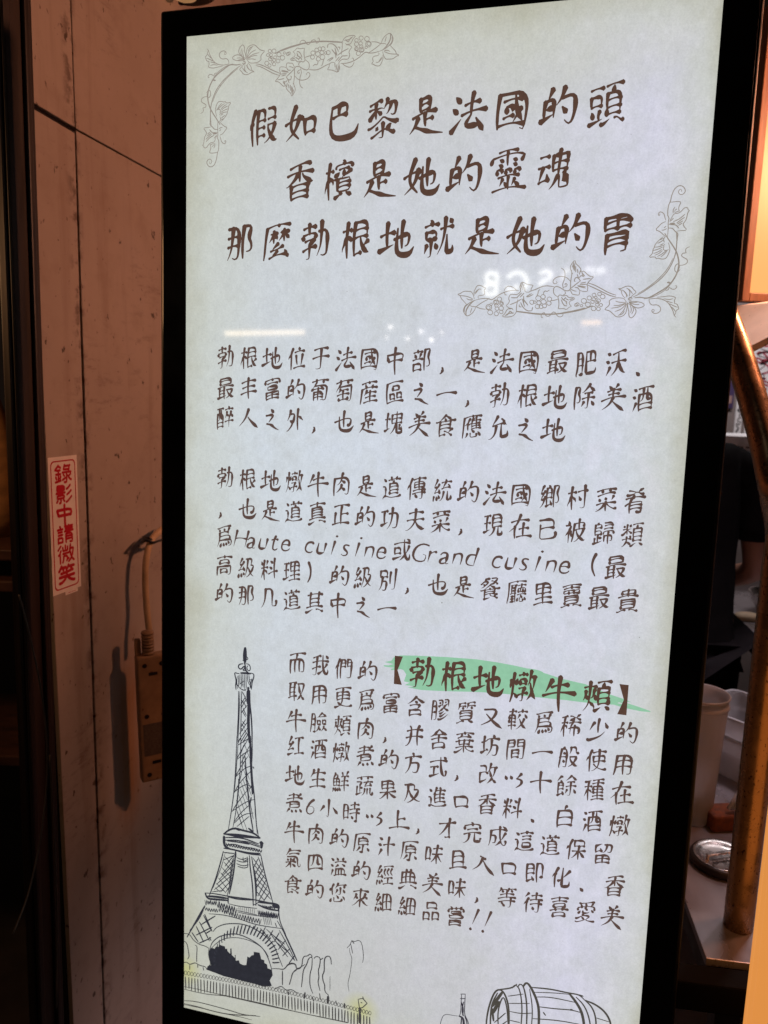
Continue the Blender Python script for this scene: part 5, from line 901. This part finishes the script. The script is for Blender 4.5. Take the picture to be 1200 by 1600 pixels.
for i in range(len(path) - 1):
    for k in range(5):
        p0, p1, p2, p3 = path[max(i-1, 0)], path[i], path[i+1], path[min(i+2, len(path)-1)]; t = k/5
        pl.append(0.5*((2*p1) + (p2-p0)*t + (2*p0-5*p1+4*p2-p3)*t*t + (3*p1-p0-3*p2+p3)*t**3))
pl.append(path[-1])
pole = tag(MB().tube(pl, 0.0203, n=28).build('bent_pipe', rust, smooth=True), 'rust speckled steel pipe standing on the counter and bending towards the display', 'pipe')

def hot_glow(name, edge, core, strength):
    m, nt, bs = nmat(name)
    bs.inputs['Base Color'].default_value = (0.05, 0.03, 0.02, 1); bs.inputs['Roughness'].default_value = 0.35
    tc = N(nt, 'ShaderNodeTexCoord'); d = N(nt, 'ShaderNodeVectorMath', operation='DISTANCE'); nt.links.new(tc.outputs['Generated'], d.inputs[0])
    d.inputs[1].default_value = (0.42, 0.5, 0.42)
    k = mathn(nt, 'ADD', d.outputs['Value'], mathn(nt, 'MULTIPLY', mathn(nt, 'SUBTRACT', tex(nt, 'NOISE', 7, detail=3), 0.5), 0.12))
    nt.links.new(mix(nt, rng(nt, k, 0.58, 0.12), edge, core), bs.inputs['Emission Color']); bs.inputs['Emission Strength'].default_value = strength
    return m
amber = hot_glow('amber_panel', (0.95, 0.42, 0.13), (1.0, 0.66, 0.27), 1.05); board_glow = glow('lamplit_board_glow', (0.90, 0.34, 0.075), 0.85)
frame_w = simple('brown_box_frame', (0.16, 0.07, 0.03), 0.5, var=0.35, scale=30, stretch=(3, 3, .4), bmp=0.2)
def glowbox(px, py0, py1, d, w, label, glow_m, fr, turn, name='glowing_box'):
    lo = at(px, py1, d); hi = at(px, py0, d); h = hi.z - lo.z
    e = tag(empty(name, Matrix.Translation(lo) @ Matrix.Rotation(math.radians(turn), 4, 'Z')), label, 'light box')
    MB().box((0, .012, 0), (w, .03 if fr > .01 else .02, h)).build('case', frame_w if fr > .01 else glow_m, e, bevel=.002)
    MB().box((fr, .004, fr), (w - fr, .0118, h - fr)).build('lit_panel', glow_m, e, bevel=.001)
    g = MB()
    g.box((0, 0, 0), (fr*.92, .0118, h)); g.box((w - fr*.92, 0, 0), (w, .0118, h))
    g.box((fr*.92, 0, 0), (w - fr*.92, .0118, fr*.92)); g.box((fr*.92, 0, h - fr*.92), (w - fr*.92, .0118, h))
    g.build('frame', frame_w if fr > .01 else glow_m, e, bevel=.0015)
    return e, h
glowbox(1159, 38, 470, 1.38, .46, 'glowing amber light box in a brown frame at the upper right', amber, .016, 8)
cream = simple('specked_cream_board', (0.82, 0.68, 0.52), 0.55, var=0.1, scale=14, bmp=0.1, speck=((0.10, 0.045, 0.02), 48, 0.69))
q = [at(1147, 478, 1.40), at(1330, 452, 1.33), at(1330, 462, 1.10), at(1142, 556, 1.20)]
nn = (q[1] - q[0]).cross(q[3] - q[0]).normalized()
if nn.y < 0: nn = -nn
MB_ = MB().add(q + [p + nn * .012 for p in q], [(0, 1, 2, 3), (7, 6, 5, 4), (0, 4, 5, 1), (1, 5, 6, 2), (2, 6, 7, 3), (3, 7, 4, 0)])
tag(MB_.build('tilted_board', cream, bevel=.001), 'tilted cream board with brown specks under the amber light box', 'board')
glowbox(1169, 1100, 1640, .93, .30, 'tall amber board close by at the lower right corner, glowing in place of lamplight', board_glow, .002, 0)  # a board, not a lamp: the lamplight on it is put in as emission

# lid
lc = onz(1127, 1350, CT)
lid = tag(empty('pot_lid', Matrix.Translation((lc.x, lc.y, CT + .0003)) @ Matrix.Rotation(.25, 4, 'Z')), 'small round steel lid with a dark rim and bar handle lying on the counter', 'lid')
R = .0475
MB().lathe([(.0001, 0), (R*.97, 0), (R*1.04, .004), (R*1.06, .011), (R*.99, .016), (R*.90, .0145), (R*.90, .006), (.0001, .006)], n=56).build('rim', steel_d, lid, smooth=True)
MB().lathe([(.0001, .0122), (R*.55, .0118), (R*.80, .0135), (R*.93, .0168), (R*.95, .0164), (R*.90, .0140), (.0001, .0065)], n=56).build('dish', edge_m, lid, smooth=True)
MB().box((-R*.62, -.0035, .0185), (R*.62, .0035, .0215)).box((-R*.62, -.003, .011), (-R*.56, .003, .0185)).box((R*.56, -.003, .011), (R*.62, .003, .0185)).build('handle', edge_m, lid, bevel=.001)
MB().prism([(-R*.55, .0127), (-R*.3, .0127), (R*.1, .0127), (R*.55, .0127), (R*.55, .0135), (-R*.55, .0135)], -.012, -.0105).build('crease', steel_d, lid)

# clear plastic: cup, tubs, straws
def plastic(name, col, alpha_rough=0.35):
    m, nt, bs = nmat(name)
    n = tex(nt, 'NOISE', 14, detail=4, stretch=(3, 3, .5))
    nt.links.new(mix(nt, rng(nt, n, .3, .7), tuple(x*.9 for x in col), col), bs.inputs['Base Color'])
    bs.inputs['Roughness'].default_value = alpha_rough; bs.inputs['Transmission Weight'].default_value = 0.72; bs.inputs['IOR'].default_value = 1.25
    return m
cloudy = plastic('cloudy_plastic', (0.90, 0.87, 0.88))
cb = onz(1082, 1281, CT); cb = Vector((cb.x, cb.y + .012, CT + .0003))
cup = tag(empty('plastic_cup', Matrix.Translation(cb)), 'tall cloudy plastic cup with a thick rim, beside the display on the counter', 'cup')
r0, r1, hc = .0365, .046, .238
MB().lathe([(.0001, 0), (r0*.96, 0), (r0, .004), (r0 + (r1-r0)*.86, hc*.84), (r1*.985, hc*.86), (r1, hc), (r1 - .0015, hc), (r1*.955, hc*.86), (r0 + (r1-r0)*.82, hc*.83), (r0 - .002, .006), (.0001, .004)], n=56).build('body', cloudy, cup, smooth=True)
MB().lathe([(r1 + .0003, hc - .022), (r1 + .0022, hc - .020), (r1 + .0018, hc - .014), (r1 + .0003, hc - .013)], n=56).lathe([(r1 + .0002, hc - .004), (r1 + .0028, hc - .001), (r1 + .0018, hc + .002), (r1 - .001, hc + .0006), (r1 + .0002, hc - .004)], n=56).build('rim', cloudy, cup, smooth=True)
def tub(loc, w, d, h, rz, tilt, label, grp=None):
    e = tag(empty('plastic_tub', Matrix.Translation(loc) @ Matrix.Rotation(rz, 4, 'Z') @ Matrix.Rotation(tilt, 4, 'X')), label, 'tub', grp)
    def rr(w, d, r, z, n=5):
        o = []
        for cx, cy, a0 in ((w/2-r, d/2-r, 0), (-w/2+r, d/2-r, 90), (-w/2+r, -d/2+r, 180), (w/2-r, -d/2+r, 270)):
            o += [Vector((cx + r*math.cos(math.radians(a0+90*k/n)), cy + r*math.sin(math.radians(a0+90*k/n)), z)) for k in range(n+1)]
        return o
    def loft(rings, cap0=True):
        m = MB(); n = len(rings[0])
        m.add([p for r_ in rings for p in r_], [(i*n+k, i*n+(k+1) % n, (i+1)*n+(k+1) % n, (i+1)*n+k) for i in range(len(rings)-1) for k in range(n)] + ([tuple(range(n))[::-1], tuple((len(rings)-1)*n + k for k in range(n))] if cap0 else []))
        return m
    loft([rr(w*.84, d*.84, .010, 0), rr(w*.88, d*.88, .014, .006), rr(w*.985, d*.985, .016, h), rr(w*.985 - .004, d*.985 - .004, .015, h), rr(w*.86, d*.86, .012, .008), rr(w*.82, d*.82, .010, .004)]).build('body', cloudy, e, smooth=False, bevel=.0006)
    loft([rr(w*1.0, d*1.0, .017, h - .008), rr(w*1.05, d*1.05, .020, h - .006), rr(w*1.05, d*1.05, .020, h), rr(w*.97, d*.97, .014, h + .0006), rr(w*.99, d*.99, .016, h - .008)], False).build('rim', cloudy, e)
tp = onz(1166, 1228, CT)
tub(Vector((tp.x + .035, tp.y + .055, CT + .0003)), 0.15, .20, .09, .55, 0, 'lower of two stacked cloudy tubs behind the cup')
tub(Vector((tp.x + .035, tp.y + .055, CT + .043)), 0.15, .20, .09, .55, math.radians(-2), 'upper of two stacked cloudy tubs behind the cup')
spb = onz(1135, 1301, CT)
sponge_m = simple('rust_brown_block', (0.17, 0.042, 0.012), 0.85, var=0.5, scale=70, bmp=0.6, speck=((0.06, 0.02, 0.008), 60, 0.6))
o = MB().box((-.026, 0, 0), (.052, .046, .031)).build('scouring_pad', sponge_m, bevel=.004); o.location = (spb.x, spb.y, CT + .0003); o.rotation_euler = (0, 0, .12); tag(o, 'rust brown scouring pad lying in front of the clear tubs on the counter', 'scouring pad')
g = MB(); s_a = onz(1126, 1264, CT); 
for k in range(4):
    a_ = Vector((spb.x + .004 + k*.0052, spb.y + .010, CT + .040)); g.tube([a_, a_ + Vector((.012, .006, .016)), a_ + Vector((.052, .02, .085))], .0032, n=10)
o = g.build('straw_bundle', cloudy, smooth=True); tag(o, 'bundle of clear plastic straws leaning over the scouring pad', 'straws')

# ------------------------------------------------------------------ behind the counter: worker, second table, shelf, back wall
back_m = simple('stall_back_paint', (0.20, 0.16, 0.15), 0.6, var=0.2, scale=6, bmp=0.1)
bw = tag(MB().box((-.2, 3.42, 0), (3.2, 3.5, 2.6)).build('back_wall', back_m), 'dim greyish back wall of the stall behind the menu boards', 'wall')
ta = onz(1152, 982, .85); tb2 = onz(1177, 1010, .85); ty = (ta - tb2).normalized(); tx = Vector((ty.y, -ty.x, 0))
MT = Matrix(((tx.x, ty.x, 0, tb2.x), (tx.y, ty.y, 0, tb2.y), (0, 0, 1, 0), (0, 0, 0, 1)))
table2 = tag(empty('steel_table', MT), 'farther stainless steel table beside the worker, under the bowl', 'table')
MB().box((0, -.25, .825), (1.0, .75, .85)).build('worktop', steel, table2, bevel=.003)
for x in (.02, .94):
    for y in (-.23, .69): MB().box((x, y, 0), (x + .035, y + .035, .825)).build('leg', steel_d, table2)
bc = onz(1216, 960, .85)
bowl = MB().lathe([(.0001, 0), (.04, 0), (.062, .012), (.078, .04), (.084, .062), (.088, .063), (.086, .066), (.080, .064), (.073, .040), (.055, .016), (.0001, .006)], n=48).build('steel_bowl', edge_m, smooth=True)
bowl.location = (bc.x, bc.y, .8505); tag(bowl, 'round steel mixing bowl on the farther table at the right edge', 'bowl')
crumb = simple('pale_dough', (0.62, 0.45, 0.30), 0.7, bmp=0.4, scale=25)
dc = onz(1166, 968, .85)
o = MB().lathe([(.0001, .0), (.030, .0), (.034, .008), (.022, .018), (.0001, .021)], n=20).build('dough_piece', crumb, smooth=True); o.location = (dc.x, dc.y, .8505); o.scale = (1.3, .8, 1); tag(o, 'small pale piece of dough on the farther table below the bowl', 'dough')

skin_m = simple('skin', (0.36, 0.17, 0.11), 0.5, var=0.1, scale=30, bmp=0.05)
shirt_m = simple('black_shirt_cloth', (0.007, 0.0055, 0.006), 0.95, var=0.3, scale=22, bmp=0.35, spec=0.1)
trouser_m = simple('black_trouser_cloth', (0.012, 0.010, 0.011), 0.85, var=0.3, scale=20, bmp=0.3, spec=0.1)
hair_m = simple('black_hair', (0.010, 0.008, 0.007), 0.5, var=0.4, scale=60, stretch=(1, 1, .2), bmp=0.4)
def skinned(name, verts, edges, radii, root, mat, parent, lev=2):
    me = bpy.data.meshes.new(name); me.from_pydata(verts, edges, []); me.update()
    o = bpy.data.objects.new(name, me); COL.objects.link(o)
    o.modifiers.new('skin', 'SKIN'); sv = me.skin_vertices[0].data
    for i, r in enumerate(radii):
        sv[i].radius = r if isinstance(r, tuple) else (r, r); sv[i].use_root = (i == root)
    s = o.modifiers.new('sub', 'SUBSURF'); s.levels = s.render_levels = lev
    bpy.context.view_layer.update()
    m2 = bpy.data.meshes.new_from_object(o.evaluated_get(bpy.context.evaluated_depsgraph_get()))
    bpy.data.objects.remove(o); m2.name = name; m2.materials.clear(); m2.materials.append(mat)
    for p in m2.polygons: p.use_smooth = True; p.material_index = 0
    return link(bpy.data.objects.new(name, m2), parent)
pr = at(1084, 700, 2.08); pr.z = 0
person = tag(empty('person', Matrix.Translation(pr) @ Matrix.Rotation(math.radians(-8), 4, 'Z') @ Matrix.Scale(.965, 4, (0, 0, 1))), 'person in a black T-shirt seen from behind, right arm bent, working at the farther table', 'person')
bv = [(0, 0, .93), (0, -.01, 1.08), (0, -.01, 1.24), (0, 0, 1.36), (0, .02, 1.43), (0, .04, 1.49), (0, .055, 1.56), (0, .055, 1.64),
      (.085, 0, 1.345), (.145, 0, 1.315), (.172, -.02, 1.18), (.186, -.02, 1.06), (.150, .13, 1.00), (.112, .22, .945), (.095, .275, .925),
      (-.085, 0, 1.345), (-.145, 0, 1.315), (-.175, .0, 1.17), (-.185, .02, 1.05), (-.15, .16, 1.0), (-.10, .25, .94), (-.085, .30, .92),
      (.085, 0, .86), (.095, .01, .48), (.095, -.01, .09), (.095, .11, .035), (-.085, 0, .86), (-.095, .01, .48), (-.095, -.01, .09), (-.095, .11, .035)]
be = [(0,1),(1,2),(2,3),(3,4),(4,5),(5,6),(6,7),(3,8),(8,9),(9,10),(10,11),(11,12),(12,13),(13,14),(3,15),(15,16),(16,17),(17,18),(18,19),(19,20),(20,21),(0,22),(22,23),(23,24),(24,25),(0,26),(26,27),(27,28),(28,29)]
br = [(.13,.10),(.115,.09),(.13,.10),(.10,.08),.055,.052,.085,.06,.06,.05,.042,.036,.034,.024,(.034,.016),.06,.05,.042,.036,.034,.024,(.034,.016),.08,.055,.04,.035,.08,.055,.04,.035]
for base, sx in ((14, 1), (21, -1)):            # five fingers on each hand
    hx, hy, hz = bv[base]
    for dx, dl, dz in ((-.030, .060, -.012), (-.011, .074, -.016), (.009, .070, -.016), (.027, .054, -.012)):
        k = len(bv); bv += [(hx + dx*.8, hy + dl*.5, hz + dz*.4), (hx + dx, hy + dl, hz + dz*2.2)]; be += [(base, k), (k, k+1)]; br += [.0095, .008]
    k = len(bv); bv += [(hx - sx*.040, hy + .006, hz - .006), (hx - sx*.055, hy + .036, hz - .020)]; be += [(base, k), (k, k+1)]; br += [.011, .009]
skinned('body', bv, be, br, 0, skin_m, person)
sv_ = [bv[0], bv[1], bv[2], bv[3], (0, .015, 1.41), (.085, 0, 1.35), (.158, 0, 1.312), (.176, -.015, 1.20), (.174, -.018, 1.135), bv[15], bv[16], (-.170, 0, 1.20), (-.178, 0, 1.135), (0, 0, .87)]
skinned('shirt', sv_, [(0,1),(1,2),(2,3),(3,4),(3,5),(5,6),(6,7),(7,8),(3,9),(9,10),(10,11),(11,12),(0,13)], [(.150,.118),(.138,.108),(.150,.118),(.124,.104),.084,.092,.084,.072,.072,.092,.084,.072,.072,(.155,.122)], 0, shirt_m, person)
tv = [(0, 0, .92), (.09, 0, .82), (.098, .01, .48), (.098, 0, .07), (-.09, 0, .82), (-.098, .01, .48), (-.098, 0, .07)]
skinned('trousers', tv, [(0,1),(1,2),(2,3),(0,4),(4,5),(5,6)], [(.150,.118),.096,.072,.064,.096,.072,.064], 0, trouser_m, person)
skinned('hair', [(0, .045, 1.56), (0, .03, 1.62), (0, .055, 1.67)], [(0,1),(1,2)], [.088,.092,.062], 0, hair_m, person)
for sx in (1, -1):
    o = skinned('shoe', [(sx*.095, -.03, .04), (sx*.095, .06, .04), (sx*.095, .15, .03)], [(0,1),(1,2)], [.042,.044,.032], 0, trouser_m, person)

# shelf with bucket and the menu boards on the back wall
so = at(1150, 742, 2.62)
sh = tag(empty('wall_shelf', Matrix.Translation((so.x, so.y, so.z - .02))), 'steel shelf carrying the white bucket behind the worker', 'shelf')
MB().box((-.5, -.12, 0), (.6, .19, .02)).build('shelf_board', steel, sh, bevel=.002)
for x in (-.46, .55): MB().box((x, .15, -(so.z - .02)), (x + .03, .18, 0)).build('upright', steel_d, sh)
white_p = simple('white_bucket_plastic', (0.80, 0.79, 0.79), 0.4, var=0.06, scale=12, bmp=0.02)
bk = tag(empty('bucket', Matrix.Translation((so.x - .005, so.y - .0, so.z + .0004))), 'white plastic bucket with grey lettering behind the worker\'s shoulder', 'bucket')
MB().lathe([(.0001, 0), (.092, 0), (.105, .128), (.111, .129), (.111, .136), (.103, .136), (.0001, .133)], n=48).build('body', white_p, bk, smooth=False)
g = MB(); rr = random.Random(4)
for k in range(4):
    a = math.radians(-112 + k*11); r = .1045
    for z0, z1 in ((.098, .103), (.086, .091), (.074, .079)):
        a2 = a + math.radians(7)
        g.add([(r*math.cos(a), r*math.sin(a), z0), (r*math.cos(a2), r*math.sin(a2), z0), (r*1.004*math.cos(a2), r*1.004*math.sin(a2), z1), (r*1.004*math.cos(a), r*1.004*math.sin(a), z1)], [(0, 1, 2, 3)])
g.build('lettering', simple('grey_print', (0.16, 0.14, 0.14), 0.5, bmp=0), bk)
purple = simple('purple_board', (0.060, 0.038, 0.105), 0.45, var=0.2, scale=9, bmp=0)
paper_w = simple('white_menu_paper', (0.80, 0.77, 0.77), 0.6, var=0.08, scale=8, bmp=0)
pink_r = simple('dark_red_print', (0.36, 0.05, 0.07), 0.6, bmp=0); greyp = simple('grey_menu_print', (0.22, 0.20, 0.20), 0.6, bmp=0)
def menu(px0, py0, px1, py1, d, mat, label, marks, cat='menu board'):
    lo = at(px0, py1, d); hi = at(px1, py0, d); wd, ht = hi.x - lo.x, hi.z - lo.z
    e = tag(empty('menu_board', Matrix.Translation((lo.x, 3.405, lo.z))), label, cat)
    MB().box((0, 0, 0), (wd, .0149, ht)).build('panel', mat, e, bevel=.002)
    for nm, m, f in marks:
        I = Ink(0.0004); f(I, wd, ht); I.build(nm, m, e)
def scribble(seed, n, size, wid):
    def f(I, wd, ht):
        r = random.Random(seed)
        q = []
        for k in range(n * 3):
            q.append((r.uniform(.1, .9)*wd, (.94 - .88*k/(n*3))*ht + r.uniform(-size, size)))
        I.strip(*ribbon(q, wid, 'c', n * 14))
    return f
def bars(lst):
    def f(I, wd, ht):
        for x0, x1, z0, z1 in lst: I.poly([(x0*wd, z0*ht), (x1*wd, z0*ht), (x1*wd, z1*ht), (x0*wd, z1*ht)])
    return f
cream_p = simple('cream_print', (0.75, 0.60, 0.45), 0.5, bmp=0); tanp = simple('tan_picture', (0.34, 0.20, 0.17), 0.6, scale=20, bmp=0, var=0.5)
menu(1100, 610, 1160, 684, 3.2, purple, 'dark purple menu board with a short cream bar, left of the pipe', [('picture', tanp, bars([(.3, .95, .62, .80)])), ('bar', cream_p, bars([(.40, .82, .30, .36)]))])
menu(1158, 556, 1176, 640, 3.2, purple, 'narrow purple menu board high behind the pipe', [('mark', tanp, bars([(.2, .8, .1, .25)]))])
menu(1150, 520, 1190, 558, 3.2, paper_w, 'white menu sheet with a red sun mark under the cream board', [('marks', pink_r, scribble(2, 9, .02, .008))])
menu(1178, 554, 1193, 690, 3.2, paper_w, 'tall white menu sheet with grey scribbles behind the pipe', [('scribbles', greyp, scribble(3, 22, .014, .006))])
menu(1194.5, 520, 1240, 720, 3.2, paper_w, 'tall white menu sheet with dark red marks at the right edge', [('marks', pink_r, scribble(5, 26, .02, .008)), ('scribbles', greyp, scribble(9, 14, .016, .006))])

# ------------------------------------------------------------------ lamps across the lane that the display's glass mirrors
def mirror(px, py, dist):
    x, y = P(px, py); p = panel_world(x, y); v = (p - EYE).normalized(); r = v - PNORM * (2 * v.dot(PNORM))
    return p + r * dist
warm_w = glow('warm_tube_glow', (1.0, 0.78, 0.52), 12); white_w = glow('white_letter_glow', (1.0, 0.98, 0.90), 13); spot_w = glow('white_spot_glow', (1.0, 0.93, 0.88), 20); dim_w = glow('faint_letter_glow', (1.0, 0.98, 0.94), 9)
a, b = mirror(352, 521, 3.4), mirror(476, 519, 3.4)
tb = tag(empty('tube_lamp', Matrix.Translation((a + b) / 2)), 'long warm tube lamp mirrored in the page above the first paragraph', 'lamp')
ti = Matrix.Translation(-(a + b) / 2)
MB().tube([ti @ a, ti @ b], .0135, n=14).build('tube', warm_w, tb, smooth=True)
MB().box((-.02, -.02, .03), (.02, .02, 1.2)).build('hanger', black_p, tb)
for px, py, r, lb in ((610, 511, .014, 'higher of the small spot lamps mirrored above the first paragraph'), (658, 518, .012, 'small round spot lamp mirrored just right of the highest one'), (637, 529, .011, 'small round spot lamp mirrored lowest left of its cluster'), (674, 531, .014, 'brightest small spot lamp mirrored above the first paragraph'), (690, 519, .008, 'faintest tiny spot lamp mirrored at the right of its cluster'), (604, 527, .008, 'tiny spot lamp mirrored below the highest spot')):
    p = mirror(px, py, 3.7)
    e = tag(empty('spot_lamp', Matrix.Translation(p)), lb, 'lamp', 'spot lamps across the lane')
    MB().lathe([(.0001, -r), (r*.7, -r*.7), (r, 0), (r*.7, r*.7), (.0001, r)], n=16).build('bulb', spot_w, e, smooth=True)
    MB().box((-.004, -.004, r*.9), (.004, .004, .9)).build('hanger', black_p, e)
p = mirror(925, 504, 3.5)
e = tag(empty('amber_lamp', Matrix.Translation(p)), 'flat amber lamp mirrored under the lower vine ornament', 'lamp')
MB().box((-.055, -.01, -.009), (.05, .01, .009)).build('bulb', glow('amber_glow', (1.0, .62, .30), 14), e, bevel=.006)
MB().box((-.004, -.004, .0095), (.004, .004, .9)).build('hanger', black_p, e)
R2 = lambda s: pts(s, 700, 390, 4.615)
sg_c = mirror(850, 440, 3.6)
sg = tag(empty('letter_sign', Matrix.Translation(sg_c)), 'white glowing letter sign mirrored over the lower vine ornament', 'sign')
def letter(s, r, m, name='letter'):
    q = smooth(R2(s), 2); q, _ = resample(q, 22)
    MB().tube([mirror(x, y, 3.6) - sg_c for x, y in q], r, n=10).build(name, m, sg, smooth=True)
letter('350,175 300,165 270,195 290,235 330,245 355,235 350,175', .0125, white_w)
letter('345,245 280,250 255,290 280,325 325,325 350,295 345,245', .0125, white_w)
letter('350,165 350,330', .009, white_w, 'letter_stroke')
letter('430,205 470,165 530,165 570,210 565,270 540,290', .0125, white_w)
letter('425,265 440,300 490,285 500,250', .011, white_w, 'letter_stroke')
letter('660,175 705,150 745,170 735,210 690,225 655,255', .0115, white_w)
letter('820,215 850,150 880,145', .010, dim_w)
letter('990,140 1060,145 1130,140', .011, dim_w); letter('1040,180 1090,160 1140,160', .010, dim_w, 'letter_stroke')
g = MB(); c0 = mirror(750, 430, 3.66) - sg_c; c1 = mirror(950, 430, 3.66) - sg_c
g.tube([c0, c1], .012, n=8); g.tube([(c0 + c1)/2, (c0 + c1)/2 + Vector((0, 0, 1.4))], .01, n=8); g.build('mounting_rail', black_p, sg)
